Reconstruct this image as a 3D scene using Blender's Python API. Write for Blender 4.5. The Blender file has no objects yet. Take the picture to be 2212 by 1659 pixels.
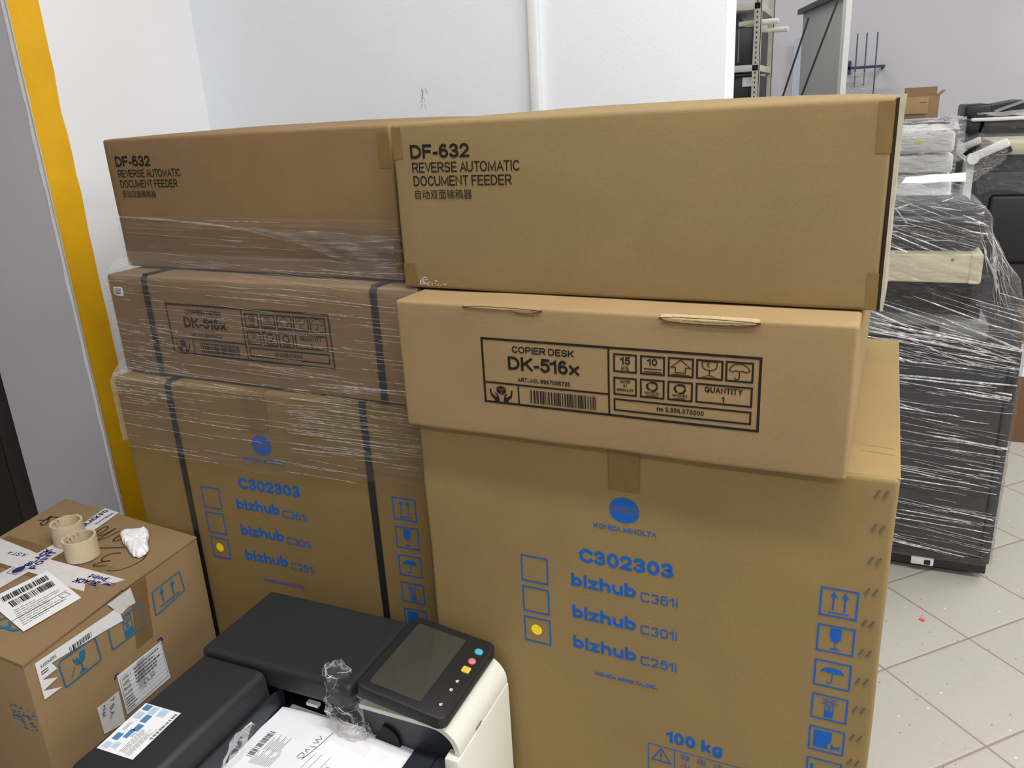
import bpy, bmesh, math, random
from mathutils import Vector, Matrix, noise
random.seed(7)
SC = bpy.context.scene
COL = SC.collection
PI = math.pi

# ------------------------------------------------------------------ camera
cam = bpy.data.cameras.new('camera'); cam.sensor_fit = 'HORIZONTAL'; cam.sensor_width = 36.0
cam.lens = 1717.15 / 2212 * 36.0; cam.clip_start = 0.02; cam.clip_end = 60
cob = bpy.data.objects.new('camera', cam); COL.objects.link(cob)
R_, U_, B_ = (0.916911, 0.395628, -0.052461), (-0.080715, 0.31257, 0.946459), (0.390844, -0.863585, 0.318532)
cob.matrix_world = Matrix(((R_[0], U_[0], B_[0], 0), (R_[1], U_[1], B_[1], 0), (R_[2], U_[2], B_[2], 1.5306), (0, 0, 0, 1)))
SC.camera = cob
# ------------------------------------------------------------------ view, world, lamps
vs = SC.view_settings
vs.view_transform = 'Standard'; vs.look = 'None'; vs.gamma = 1.0; vs.use_curve_mapping = False
vs.exposure = -0.12
wd = bpy.data.worlds.new('world'); SC.world = wd; wd.use_nodes = True
wd.node_tree.nodes['Background'].inputs[0].default_value = (0.80, 0.87, 1.0, 1)
wd.node_tree.nodes['Background'].inputs[1].default_value = 0.25
CEIL = 3.4
def lamp(x, y, sx, sy, power, rz=0.0, col=(1.0, 0.995, 0.985), z=CEIL - 0.06, rot=None):
    l = bpy.data.lights.new('ceiling_lamp', 'AREA'); l.shape = 'RECTANGLE'; l.size = sx; l.size_y = sy
    l.energy = power; l.color = col
    o = bpy.data.objects.new('ceiling_lamp', l); COL.objects.link(o)
    o.location = (x, y, z); o.rotation_euler = rot or (0, 0, rz)
    return o
for lx in (1.6, 4.2, 6.8):
    for ly in (-2.2, 0.8, 3.6):
        lamp(lx, ly, 1.5, 0.22, 52)
lamp(0.1, 0.45, 1.5, 0.22, 56)
lamp(-0.4, -2.2, 1.5, 0.22, 16)
lamp(-1.0, 4.4, 1.5, 0.22, 26)

# ------------------------------------------------------------------ node materials
def nt(name):
    m = bpy.data.materials.new(name); m.use_nodes = True
    t = m.node_tree
    return m, t, t.nodes['Principled BSDF']
def N(t, typ, **kw):
    n = t.nodes.new(typ)
    for k, v in kw.items():
        if k in n.inputs: n.inputs[k].default_value = v
        else: setattr(n, k, v)
    return n
def c4(c): return (c[0], c[1], c[2], 1.0)
def lin(r, g, b):
    f = lambda u: (u / 255 / 12.92) if u <= 10 else ((u / 255 + 0.055) / 1.055) ** 2.4
    return (f(r), f(g), f(b))
def math_(t, op, a, b=None, c=None, clamp=False):
    n = t.nodes.new('ShaderNodeMath'); n.operation = op; n.use_clamp = clamp
    for i, v in enumerate((a, b, c)):
        if v is None: continue
        if isinstance(v, (int, float)): n.inputs[i].default_value = v
        else: t.links.new(v, n.inputs[i])
    return n.outputs[0]
def mixc(t, fac, a, b):
    n = t.nodes.new('ShaderNodeMix'); n.data_type = 'RGBA'
    for s, v in ((0, fac), (6, a), (7, b)):
        if isinstance(v, (int, float)): n.inputs[s].default_value = v
        elif isinstance(v, tuple): n.inputs[s].default_value = c4(v)
        else: t.links.new(v, n.inputs[s])
    return n.outputs[2]
def ramp(t, v, lo, hi):
    n = t.nodes.new('ShaderNodeMapRange'); n.inputs[1].default_value = lo; n.inputs[2].default_value = hi
    t.links.new(v, n.inputs[0]); return n.outputs[0]
def coords(t, scale=(1, 1, 1), rot=(0, 0, 0)):
    c = N(t, 'ShaderNodeTexCoord'); mp = N(t, 'ShaderNodeMapping')
    mp.inputs['Scale'].default_value = scale; mp.inputs['Rotation'].default_value = rot
    t.links.new(c.outputs['Object'], mp.inputs['Vector']); return mp.outputs[0]
def tnoise(t, vec, scale, detail=2.0, rough=0.5):
    n = N(t, 'ShaderNodeTexNoise'); n.inputs['Scale'].default_value = scale
    n.inputs['Detail'].default_value = detail; n.inputs['Roughness'].default_value = rough
    t.links.new(vec, n.inputs['Vector']); return n.outputs[0]
def bump(t, b, h, strength, dist):
    n = N(t, 'ShaderNodeBump'); n.inputs['Strength'].default_value = strength; n.inputs['Distance'].default_value = dist
    t.links.new(h, n.inputs['Height']); t.links.new(n.outputs[0], b.inputs['Normal'])
MATS = {}
def plain(name, col, rough=0.6, spec=0.4, var=0.04, nscale=30, metal=0.0, bmp=0.0):
    if name in MATS: return MATS[name]
    m, t, b = nt(name)
    v = coords(t); n = tnoise(t, v, nscale, 3)
    k = ramp(t, n, 0.3, 0.7)
    lo = tuple(x * (1 - var) for x in col); hi = tuple(min(1, x * (1 + var)) for x in col)
    t.links.new(mixc(t, k, lo, hi), b.inputs['Base Color'])
    b.inputs['Roughness'].default_value = rough; b.inputs['Specular IOR Level'].default_value = spec
    b.inputs['Metallic'].default_value = metal
    if bmp: bump(t, b, tnoise(t, v, nscale * 8, 2), bmp, 0.001)
    MATS[name] = m; return m
def card(name, col, flute=0.10):
    m, t, b = nt(name)
    v = coords(t)
    fine = tnoise(t, v, 420, 3, 0.7); blot = tnoise(t, v, 9, 3)
    fib = tnoise(t, coords(t, (40, 40, 700)), 1.0, 2)
    k = math_(t, 'ADD', math_(t, 'MULTIPLY', ramp(t, fine, 0.3, 0.7), 0.5), math_(t, 'ADD', math_(t, 'MULTIPLY', ramp(t, blot, 0.3, 0.7), 0.3), math_(t, 'MULTIPLY', fib, 0.06)))
    lo = tuple(x * 0.86 for x in col); hi = tuple(x * 1.14 for x in col)
    t.links.new(mixc(t, k, lo, hi), b.inputs['Base Color'])
    b.inputs['Roughness'].default_value = 0.78; b.inputs['Specular IOR Level'].default_value = 0.25
    h = math_(t, 'ADD', fine, math_(t, 'MULTIPLY', tnoise(t, coords(t, (18, 18, 130)), 1.0, 2), 0.6))
    bump(t, b, h, flute, 0.002)
    MATS[name] = m; return m
def film(name, scale=(2, 2, 90), white=0.32, base=0.05, rough=0.16, bstr=0.8, bdist=0.006, rot=(0, 0, 0), thr=(0.52, 0.75), tint=(0.97, 0.965, 0.96), frs=0.55):
    """clear stretch film: mostly transparent, glossy, whitened along its stretch lines"""
    m, t, b = nt(name)
    v = coords(t, scale, rot)
    n1 = tnoise(t, v, 1.0, 4, 0.6); n2 = tnoise(t, coords(t, tuple(s * 2.3 for s in scale), rot), 1.0, 3, 0.6)
    b.inputs['Base Color'].default_value = (0.86, 0.86, 0.87, 1); b.inputs['Roughness'].default_value = rough
    b.inputs['Specular IOR Level'].default_value = 0.7
    bump(t, b, math_(t, 'ADD', n1, math_(t, 'MULTIPLY', n2, 0.6)), bstr, bdist)
    tr = N(t, 'ShaderNodeBsdfTransparent'); tr.inputs[0].default_value = c4(tint)
    lw = N(t, 'ShaderNodeLayerWeight'); lw.inputs[0].default_value = 0.35
    bn = [x for x in t.nodes if x.type == 'BUMP'][0]; t.links.new(bn.outputs[0], lw.inputs['Normal'])
    streak = ramp(t, n2, thr[0], thr[1])
    f = math_(t, 'ADD', math_(t, 'MULTIPLY', streak, white), base)
    f = math_(t, 'ADD', f, math_(t, 'MULTIPLY', lw.outputs['Fresnel'], frs), clamp=True)
    mx = N(t, 'ShaderNodeMixShader'); t.links.new(f, mx.inputs[0]); t.links.new(tr.outputs[0], mx.inputs[1]); t.links.new(b.outputs[0], mx.inputs[2])
    t.links.new(mx.outputs[0], [x for x in t.nodes if x.type == 'OUTPUT_MATERIAL'][0].inputs[0])
    MATS[name] = m; return m

# cardboards
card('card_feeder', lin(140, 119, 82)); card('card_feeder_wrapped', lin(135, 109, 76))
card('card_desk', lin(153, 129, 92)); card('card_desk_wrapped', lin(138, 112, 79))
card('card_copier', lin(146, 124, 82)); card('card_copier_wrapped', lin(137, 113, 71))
card('card_parcel', lin(143, 118, 85)); card('card_far', lin(142, 117, 84)); card('card_brown', lin(130, 98, 70))
card('core_card', lin(200, 184, 154), 0.3)
plain('card_raw_edge', lin(178, 156, 120), 0.85, 0.1, 0.10, 200)
plain('flute_dark', lin(54, 44, 33), 0.9, 0.05, 0.5, 900)
plain('sheet_pale', lin(172, 164, 144), 0.6, 0.3, 0.06, 60)
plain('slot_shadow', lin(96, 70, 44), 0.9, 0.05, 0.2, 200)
plain('scuff_grey', lin(176, 178, 182), 0.8, 0.1, 0.1)
plain('tape_brown', lin(124, 99, 56), 0.4, 0.5, 0.06, 40)
plain('tape_parcel', lin(126, 98, 66), 0.3, 0.5, 0.06, 40)
plain('ink_black', lin(34, 30, 26), 0.7, 0.2, 0.1, 60)
plain('ink_blue', lin(28, 96, 184), 0.7, 0.2, 0.06, 60)
plain('ink_teal', lin(44, 108, 150), 0.8, 0.2, 0.12, 90)
plain('ink_navy', lin(34, 38, 110), 0.6, 0.3, 0.05, 60)
plain('ink_grey', lin(110, 110, 112), 0.7, 0.2, 0.05, 60)
plain('ink_marker', lin(36, 22, 16), 0.6, 0.3, 0.1, 60)
plain('sticker_yellow', lin(250, 230, 24), 0.5, 0.4, 0.03)
plain('strap_black', lin(34, 34, 36), 0.45, 0.5, 0.15, 120, bmp=0.2)
plain('paper_white', lin(232, 232, 236), 0.8, 0.2, 0.02)
plain('label_white', lin(236, 236, 236), 0.5, 0.4, 0.02)
plain('tape_white', lin(218, 214, 212), 0.35, 0.5, 0.05, 60)
plain('staple_steel', lin(120, 122, 126), 0.35, 0.6, 0.05, metal=0.9)
plain('printer_black', lin(37, 38, 41), 0.5, 0.45, 0.06, 300, bmp=0.15)
plain('printer_blue_lit', lin(38, 41, 50), 0.42, 0.5, 0.06, 300)  # black plastic with the bluish cast of the light put into its colour
plain('cavity_black', lin(16, 16, 18), 0.6, 0.3, 0.05)
plain('printer_white', lin(222, 220, 208), 0.45, 0.45, 0.02, 200)
plain('panel_black', lin(30, 30, 31), 0.5, 0.5, 0.05, 200)
plain('screen_glass', lin(66, 62, 56), 0.12, 0.5, 0.02)
plain('key_blue', lin(70, 176, 205), 0.4, 0.5, 0.02); plain('key_red', lin(226, 120, 132), 0.4, 0.5, 0.02); plain('key_yellow', lin(240, 190, 70), 0.4, 0.5, 0.02)
plain('copier_black', lin(42, 42, 46), 0.38, 0.5, 0.05, 100); plain('copier_dark', lin(30, 30, 33), 0.45, 0.5, 0.05, 100)
plain('copier_beige', lin(214, 206, 180), 0.45, 0.45, 0.02); plain('copier_grey', lin(130, 132, 132), 0.45, 0.45, 0.03)
plain('copier_white', lin(216, 217, 215), 0.45, 0.45, 0.02)
plain('metal_grey', lin(186, 184, 172), 0.45, 0.4, 0.05); plain('metal_dark', lin(46, 48, 50), 0.5, 0.4, 0.05)
plain('board_grey', lin(168, 170, 168), 0.7, 0.3, 0.03); plain('board_blue', lin(190, 196, 210), 0.6, 0.3, 0.03)
plain('rod_black', lin(26, 26, 28), 0.4, 0.5, 0.05); plain('bar_blue', lin(44, 56, 96), 0.4, 0.5, 0.05); plain('steel_rod', lin(96, 104, 128), 0.35, 0.5, 0.05, metal=0.5)
plain('plaster', lin(240, 240, 242), 0.9, 0.1, 0.03, 60, bmp=1.0)
plain('paint_yellow', lin(226, 172, 14), 0.5, 0.35, 0.06, 14, bmp=0.1)
plain('paint_ragged', lin(236, 236, 234), 0.85, 0.1, 0.05, 120)
plain('door_dark', lin(34, 32, 33), 0.5, 0.35, 0.05, 60)
plain('roll_paper', lin(220, 214, 200), 0.8, 0.2, 0.05)
plain('conduit_white', lin(226, 228, 230), 0.5, 0.4, 0.02)
plain('gear_navy', lin(30, 46, 92), 0.5, 0.4, 0.1)
plain('screen_foil', lin(214, 212, 214), 0.5, 0.4, 0.03)

def wallmat(name, col):
    m, t, b = nt(name); v = coords(t)
    k = ramp(t, tnoise(t, v, 1.6, 4), 0.3, 0.7)
    base = mixc(t, k, tuple(x * 0.97 for x in col), tuple(min(1, x * 1.02) for x in col))
    sc = math_(t, 'MULTIPLY', ramp(t, tnoise(t, coords(t, (9, 9, 5)), 1.0, 6, 0.75), 0.70, 0.80), 0.35)
    t.links.new(mixc(t, sc, base, tuple(x * 0.72 for x in col)), b.inputs['Base Color'])
    b.inputs['Roughness'].default_value = 0.75; b.inputs['Specular IOR Level'].default_value = 0.25
    bump(t, b, tnoise(t, v, 160, 3), 0.25, 0.0015)
    MATS[name] = m; return m
wallmat('wall_white', lin(233, 237, 243)); wallmat('wall_lit', lin(237, 237, 239)); wallmat('wall_shaded', lin(194, 194, 199))  # lit and shaded sides of the pillar are put into the wall colours
wallmat('wall_far', lin(206, 205, 209)); wallmat('ceiling_white', lin(235, 235, 235))
def floormat():
    m, t, b = nt('floor_tiles'); T = 0.32; a = math.radians(44.91)
    c = N(t, 'ShaderNodeTexCoord'); s = N(t, 'ShaderNodeSeparateXYZ'); t.links.new(c.outputs['Object'], s.inputs[0])
    x = math_(t, 'SUBTRACT', s.outputs[0], 0.15212); y = math_(t, 'SUBTRACT', s.outputs[1], 2.10087)
    u = math_(t, 'DIVIDE', math_(t, 'ADD', math_(t, 'MULTIPLY', x, math.cos(a)), math_(t, 'MULTIPLY', y, math.sin(a))), T)
    w = math_(t, 'DIVIDE', math_(t, 'SUBTRACT', math_(t, 'MULTIPLY', y, math.cos(a)), math_(t, 'MULTIPLY', x, math.sin(a))), T)
    d = []
    for q in (u, w):
        d.append(math_(t, 'PINGPONG', math_(t, 'ADD', q, 100.0), 0.5))
    g = math_(t, 'MINIMUM', d[0], d[1])
    grout = math_(t, 'LESS_THAN', g, 0.0095)
    cell = N(t, 'ShaderNodeCombineXYZ'); t.links.new(math_(t, 'FLOOR', u), cell.inputs[0]); t.links.new(math_(t, 'FLOOR', w), cell.inputs[1])
    wn = N(t, 'ShaderNodeTexWhiteNoise'); t.links.new(cell.outputs[0], wn.inputs[0])
    v = c.outputs['Object']
    k = math_(t, 'ADD', math_(t, 'MULTIPLY', wn.outputs[0], 0.3), math_(t, 'MULTIPLY', tnoise(t, v, 70, 4, 0.7), 0.7))
    base = mixc(t, k, lin(166, 161, 152), lin(185, 181, 172))
    vo = N(t, 'ShaderNodeTexVoronoi'); vo.inputs['Scale'].default_value = 42; t.links.new(v, vo.inputs['Vector'])
    vs_ = N(t, 'ShaderNodeSeparateColor'); t.links.new(vo.outputs['Color'], vs_.inputs[0])
    chip = math_(t, 'MULTIPLY', math_(t, 'LESS_THAN', vo.outputs['Distance'], 0.10), math_(t, 'GREATER_THAN', vs_.outputs[0], 0.60))
    vo2 = N(t, 'ShaderNodeTexVoronoi'); vo2.inputs['Scale'].default_value = 27; t.links.new(coords(t, (1, 1.3, 1)), vo2.inputs['Vector'])
    v2 = N(t, 'ShaderNodeSeparateColor'); t.links.new(vo2.outputs['Color'], v2.inputs[0])
    chip2 = math_(t, 'MULTIPLY', math_(t, 'LESS_THAN', vo2.outputs['Distance'], 0.09), math_(t, 'GREATER_THAN', v2.outputs[0], 0.80))
    base = mixc(t, math_(t, 'MULTIPLY', chip, 0.75), base, lin(84, 80, 78))
    base = mixc(t, math_(t, 'MULTIPLY', chip2, 0.8), base, lin(232, 228, 222))
    t.links.new(mixc(t, grout, base, lin(142, 128, 124)), b.inputs['Base Color'])
    b.inputs['Roughness'].default_value = 0.45; b.inputs['Specular IOR Level'].default_value = 0.35
    bump(t, b, math_(t, 'ADD', math_(t, 'MULTIPLY', math_(t, 'MINIMUM', math_(t, 'MULTIPLY', g, 40), 1.0), 1.0), math_(t, 'MULTIPLY', tnoise(t, v, 120, 3), 0.15)), 0.35, 0.003)
    MATS['floor_tiles'] = m
floormat()
film('film_stack', (1.6, 1.6, 75), white=0.17, base=0.02, rough=0.2, bstr=0.7, bdist=0.006, thr=(0.58, 0.8), frs=0.32)
film('film_rope', (6, 6, 120), white=0.30, base=0.03, rough=0.12, bstr=0.9, bdist=0.008)
film('film_fold', (30, 30, 30), white=.5, base=.30, rough=.10, bstr=.3, bdist=.002, thr=(.4, .7), frs=.5)  # milky white of the folds also stands in for lamp glints on them
film('film_fold_soft', (30, 30, 30), white=.35, base=.06, rough=.15, bstr=.3, bdist=.002, thr=(.4, .75), frs=.3)
film('film_copier', (2.2, 2.2, 46), white=0.08, base=0.02, rough=0.10, bstr=1.0, bdist=0.02, rot=(0, 0.10, 0), thr=(0.58, 0.8), frs=0.36)
film('film_crumple', (14, 14, 44), white=0.11, base=0.025, rough=0.07, bstr=1.0, bdist=0.02, thr=(0.56, 0.78), frs=0.5)
film('film_white', (10, 10, 30), white=0.30, base=0.12, rough=0.12, bstr=1.0, bdist=0.02, thr=(0.5, 0.72), frs=0.7)
film('bag_clear', (40, 40, 40), white=0.05, base=0.012, rough=0.08, bstr=0.6, bdist=0.004, thr=(0.5, 0.75), frs=0.42, tint=(0.985, 0.98, 0.97))
def M(n): return MATS[n]

# ------------------------------------------------------------------ object helpers
def thing(name, label, cat, loc=(0, 0, 0), rz=0.0, group=None):
    o = bpy.data.objects.new(name, None); COL.objects.link(o)
    o.location = loc; o.rotation_euler = (0, 0, rz); o.empty_display_size = 0.1
    o['label'] = label; o['category'] = cat
    if group: o['group'] = group
    return o
def tag(o, label, cat, group=None, kind=None):
    o['label'] = label; o['category'] = cat
    if group: o['group'] = group
    if kind: o['kind'] = kind
    return o
def base_of(p):
    v = Vector((0, 0, 0))
    while p is not None:
        v += Vector(p.location); p = p.parent
    return v
def obj(name, bm, mat, parent=None, loc=None, world=False, smooth=True):
    """links bm as one mesh object. world=True: bm is in world metres under an unrotated parent."""
    if world and parent is not None: bmesh.ops.translate(bm, verts=bm.verts, vec=-base_of(parent))
    if loc is not None: bmesh.ops.translate(bm, verts=bm.verts, vec=-Vector(loc))
    me = bpy.data.meshes.new(name)
    if smooth:
        for f in bm.faces: f.smooth = True
        for e in bm.edges:
            if len(e.link_faces) == 2 and e.calc_face_angle(0.0) > math.radians(38): e.smooth = False
    bm.to_mesh(me); bm.free()
    me.materials.append(M(mat) if isinstance(mat, str) else mat)
    o = bpy.data.objects.new(name, me); COL.objects.link(o)
    if parent is not None: o.parent = parent
    if loc is not None: o.location = loc
    return o
def struct(name, bm, mat, parent=None):
    o = obj(name, bm, mat, parent); o['kind'] = 'structure'; return o
def NB(): return bmesh.new()
def box(bm, x0, x1, y0, y1, z0, z1, bev=0.0, seg=2):
    g = bmesh.ops.create_cube(bm, size=1.0); vs_ = g['verts']
    for v in vs_:
        v.co = Vector((x0 + (v.co.x + .5) * (x1 - x0), y0 + (v.co.y + .5) * (y1 - y0), z0 + (v.co.z + .5) * (z1 - z0)))
    if bev:
        es = list({e for v in vs_ for e in v.link_edges})
        bmesh.ops.bevel(bm, geom=es, offset=bev, segments=seg, affect='EDGES', profile=0.5)
    return bm
def bx(*a, **k): return box(NB(), *a, **k)
def prism(bm, poly, axis, a0, a1):
    """poly: 2D points, extruded along axis 'x' (y,z), 'y' (x,z) or 'z' (x,y)"""
    def P(p, a): return {'x': (a, p[0], p[1]), 'y': (p[0], a, p[1]), 'z': (p[0], p[1], a)}[axis]
    A = [bm.verts.new(P(p, a0)) for p in poly]; B = [bm.verts.new(P(p, a1)) for p in poly]
    n = len(poly)
    bm.faces.new(A); bm.faces.new(B[::-1])
    for i in range(n): bm.faces.new((A[i], B[i], B[(i + 1) % n], A[(i + 1) % n]))
    bmesh.ops.recalc_face_normals(bm, faces=bm.faces)
    return bm
def tube(bm, pts, r, n=10, cap=True):
    pts = [Vector(p) for p in pts]; rings = []
    for i, p in enumerate(pts):
        d = (pts[min(i + 1, len(pts) - 1)] - pts[max(i - 1, 0)]).normalized()
        a = d.orthogonal().normalized() if i == 0 else (rings_a - d * rings_a.dot(d)).normalized()
        rings_a = a; b = d.cross(a)
        rr = r[i] if isinstance(r, (list, tuple)) else r
        rings.append([bm.verts.new(p + (a * math.cos(2 * PI * k / n) + b * math.sin(2 * PI * k / n)) * rr) for k in range(n)])
    for i in range(len(rings) - 1):
        for k in range(n): bm.faces.new((rings[i][k], rings[i][(k + 1) % n], rings[i + 1][(k + 1) % n], rings[i + 1][k]))
    if cap: bm.faces.new(rings[0][::-1]); bm.faces.new(rings[-1])
    return bm
def bar(bm, p, q, w, h):
    """square bar from p to q"""
    p, q = Vector(p), Vector(q); d = (q - p).normalized(); up = Vector((0, 0, 1)) if abs(d.z) < .9 else Vector((0, 1, 0))
    s = d.cross(up).normalized() * w / 2; u = s.cross(d).normalized() * h / 2
    A = [bm.verts.new(p + i * s + j * u) for i, j in ((-1, -1), (1, -1), (1, 1), (-1, 1))]
    B = [bm.verts.new(q + i * s + j * u) for i, j in ((-1, -1), (1, -1), (1, 1), (-1, 1))]
    bm.faces.new(A[::-1]); bm.faces.new(B)
    for i in range(4): bm.faces.new((A[i], A[(i + 1) % 4], B[(i + 1) % 4], B[i]))
    bmesh.ops.recalc_face_normals(bm, faces=bm.faces)
    return bm
def rounded(w, d, h, r, n=(14, 12, 10), f=None):
    """rounded carton body 0..w, 0..d, 0..h on a grid; f(p, normal) may shift points"""
    bm = NB(); dims = (w, d, h)
    def ticks(L, k):
        e = [0, r * .35, r * .75, r * 1.2]
        return e + [r * 1.2 + (L - 2.4 * r) * i / k for i in range(1, k)] + [L - x for x in e[::-1]]
    T = [ticks(dims[i], n[i]) for i in range(3)]
    half = Vector(dims) / 2
    def P(p):
        q = Vector(p) - half; inner = Vector([max(-(half[i] - r), min(half[i] - r, q[i])) for i in range(3)])
        dv = q - inner
        if dv.length < 1e-9: nn = Vector((0, 0, 0))
        else: nn = dv.normalized()
        out = inner + nn * r + half
        if f: out = out + f(out, nn)
        return out
    for ax in range(3):
        i, j = [(1, 2), (2, 0), (0, 1)][ax]
        for side in (0, dims[ax]):
            g = []
            for a in T[i]:
                row = []
                for b in T[j]:
                    p = [0, 0, 0]; p[ax] = side; p[i] = a; p[j] = b
                    row.append(bm.verts.new(P(p)))
                g.append(row)
            for a in range(len(T[i]) - 1):
                for b in range(len(T[j]) - 1):
                    q = (g[a][b], g[a + 1][b], g[a + 1][b + 1], g[a][b + 1])
                    bm.faces.new(q if side else q[::-1])
    bmesh.ops.remove_doubles(bm, verts=bm.verts, dist=1e-6)
    return bm

# ------------------------------------------------------------------ flat ink: a monoline grotesque drawn as strokes
def AR(cx, cy, rx, ry, a0, a1, n=14, sq=2.0):
    o = []
    for i in range(n + 1):
        a = math.radians(a0 + (a1 - a0) * i / n); c, s = math.cos(a), math.sin(a)
        o.append((cx + rx * math.copysign(abs(c) ** (2 / sq), c), cy + ry * math.copysign(abs(s) ** (2 / sq), s)))
    return o
def glyph(ch, sq=2.0):
    A = lambda *a: AR(*a, sq=sq)
    O_ = [A(.5, .5, .5, .5, 0, 360, 24)]
    six = [A(.5, .295, .5, .295, 0, 360, 20), A(.5, .5, .5, .5, 56, 180) + [(0, .295)]]
    bowl = lambda y0, y1, x=.5: [(0, y1), (x, y1)] + A(x, (y0 + y1) / 2, 1 - x, (y1 - y0) / 2, 90, -90) + [(0, y0)]
    xo = [A(.5, .315, .5, .315, 0, 360, 20)]
    D = {
     'A': (.70, [[(0, 0), (.5, 1), (1, 0)], [(.2, .33), (.8, .33)]]), 'B': (.66, [[(0, 0), (0, 1)], bowl(.52, 1, .6), bowl(0, .52, .55)]),
     'C': (.66, [A(.5, .5, .5, .5, 42, 318)]), 'D': (.70, [[(0, 0), (0, 1)], bowl(0, 1, .4)]),
     'E': (.60, [[(1, 1), (0, 1), (0, 0), (1, 0)], [(0, .52), (.92, .52)]]), 'F': (.54, [[(1, 1), (0, 1), (0, 0)], [(0, .5), (.88, .5)]]),
     'G': (.76, [A(.5, .5, .5, .5, 48, 330), [(.55, .47), (1, .47), (1, 0)]]), 'H': (.70, [[(0, 0), (0, 1)], [(1, 0), (1, 1)], [(0, .52), (1, .52)]]),
     'I': (.0, [[(.5, 0), (.5, 1)]]), 'J': (.5, [[(1, 1), (1, .3)] + A(.5, .3, .5, .3, 0, -180)]),
     'K': (.68, [[(0, 0), (0, 1)], [(1, 1), (0, .36)], [(.36, .58), (1, 0)]]), 'L': (.54, [[(0, 1), (0, 0), (1, 0)]]),
     'M': (.84, [[(0, 0), (0, 1), (.5, .12), (1, 1), (1, 0)]]), 'N': (.70, [[(0, 0), (0, 1), (1, 0), (1, 1)]]), 'O': (.78, O_),
     'P': (.62, [[(0, 0), (0, 1)], bowl(.45, 1, .55)]), 'Q': (.78, O_ + [[(.6, .3), (1, 0)]]), 'R': (.68, [[(0, 0), (0, 1)], bowl(.47, 1, .6), [(.55, .47), (1, 0)]]),
     'S': (.64, [A(.5, .75, .46, .25, 22, 270) + A(.5, .25, .5, .25, 90, -158)[1:]]), 'T': (.62, [[(0, 1), (1, 1)], [(.5, 1), (.5, 0)]]),
     'U': (.70, [[(0, 1), (0, .35)] + A(.5, .35, .5, .35, 180, 360) + [(1, 1)]]), 'V': (.68, [[(0, 1), (.5, 0), (1, 1)]]), 'W': (.98, [[(0, 1), (.25, 0), (.5, 1), (.75, 0), (1, 1)]]),
     'X': (.66, [[(0, 0), (1, 1)], [(0, 1), (1, 0)]]), 'Y': (.66, [[(0, 1), (.5, .45), (1, 1)], [(.5, .45), (.5, 0)]]), 'Z': (.6, [[(0, 1), (1, 1), (0, 0), (1, 0)]]),
     '0': (.53, O_), '1': (.30, [[(0, .74), (.35, .78), (.9, 1), (.9, 0)]]), '2': (.51, [A(.5, .7, .5, .3, 165, -35) + [(0, 0), (1, 0)]]),
     '3': (.51, [A(.48, .75, .46, .25, 158, -90) + A(.48, .25, .52, .25, 90, -158)[1:]]), '4': (.56, [[(.74, 0), (.74, 1), (0, .27), (1, .27)]]),
     '5': (.51, [[(.94, 1), (.16, 1), (.06, .5)] + A(.48, .33, .52, .33, 140, -152)]), '6': (.52, six),
     '7': (.52, [[(0, 1), (1, 1), (.35, 0)]]), '8': (.55, [A(.5, .76, .44, .24, 0, 360, 18), A(.5, .26, .5, .26, 0, 360, 18)]),
     '9': (.55, [[(1 - x, 1 - y) for x, y in s] for s in six]),
     'b': (.55, [[(0, 0), (0, 1)], xo[0]]), 'i': (.0, [[(.5, 0), (.5, .63)], [(.5, .96), (.5, .975)]]), 'z': (.48, [[(0, .63), (1, .63), (0, 0), (1, 0)]]),
     'h': (.52, [[(0, 0), (0, 1)], A(.5, .33, .5, .30, 180, 0) + [(1, 0)]]), 'u': (.52, [[(0, .63), (0, .30)] + A(.5, .30, .5, .30, 180, 360), [(1, .63), (1, 0)]]),
     'k': (.5, [[(0, 0), (0, 1)], [(.95, .63), (0, .22)], [(.35, .38), (1, 0)]]), 'g': (.55, [xo[0], [(1, .63), (1, 0)] + A(.5, 0, .5, .27, 0, -150)]),
     'x': (.52, [[(0, 0), (1, .63)], [(0, .63), (1, 0)]]), 'f': (.3, [A(.9, .63, .55, .28, 90, 180) + [(.35, 0)], [(0, .62), (.9, .62)]]),
     'm': (.85, [[(0, 0), (0, .63)], A(.25, .35, .25, .28, 180, 0) + [(.5, 0)], A(.75, .35, .25, .28, 180, 0) + [(1, 0)]]), 'c': (.5, [A(.5, .315, .5, .315, 44, 312)]),
     'l': (.0, [[(.5, 0), (.5, 1)]]), 'w': (.78, [[(0, .63), (.25, 0), (.5, .63), (.75, 0), (1, .63)]]), 'o': (.55, xo), 'a': (.5, [xo[0], [(1, .63), (1, 0)]]),
     'p': (.55, [[(0, -.3), (0, .63)], xo[0]]), 'n': (.52, [[(0, 0), (0, .63)], A(.5, .33, .5, .30, 180, 0) + [(1, 0)]]), 't': (.3, [[(.4, 1), (.4, 0), (.9, 0)], [(0, .63), (.9, .63)]]),
     'e': (.54, [[(0, .315), (1, .315)] + A(.5, .315, .5, .315, 0, 310)]), 'r': (.3, [[(0, 0), (0, .63)], A(.9, .25, .9, .38, 180, 95)]), 's': (.46, [A(.5, .475, .45, .155, 22, 270) + A(.5, .16, .5, .16, 90, -158)[1:]]),
     '-': (.20, [[(0, .33), (1, .33)]]), '.': (.0, [[(.5, -.04), (.5, .12)]]), ',': (.05, [[(.7, .12), (.2, -.16)]]), ':': (.0, [[(.5, -.04), (.5, .12)], [(.5, .5), (.5, .66)]]), '/': (.4, [[(0, 0), (1, 1)]]),
    }
    D['^'] = (.70, [[(0, 0), (.5, 1), (1, 0)]])
    g = D.get(ch)
    if g and g[0] > .06:
        xs = [x for st in g[1] for x, y in st]; a, b = min(xs), max(xs)
        g = (g[0], [[((x - a) / (b - a), y) for x, y in st] for st in g[1]])
    return g
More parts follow.
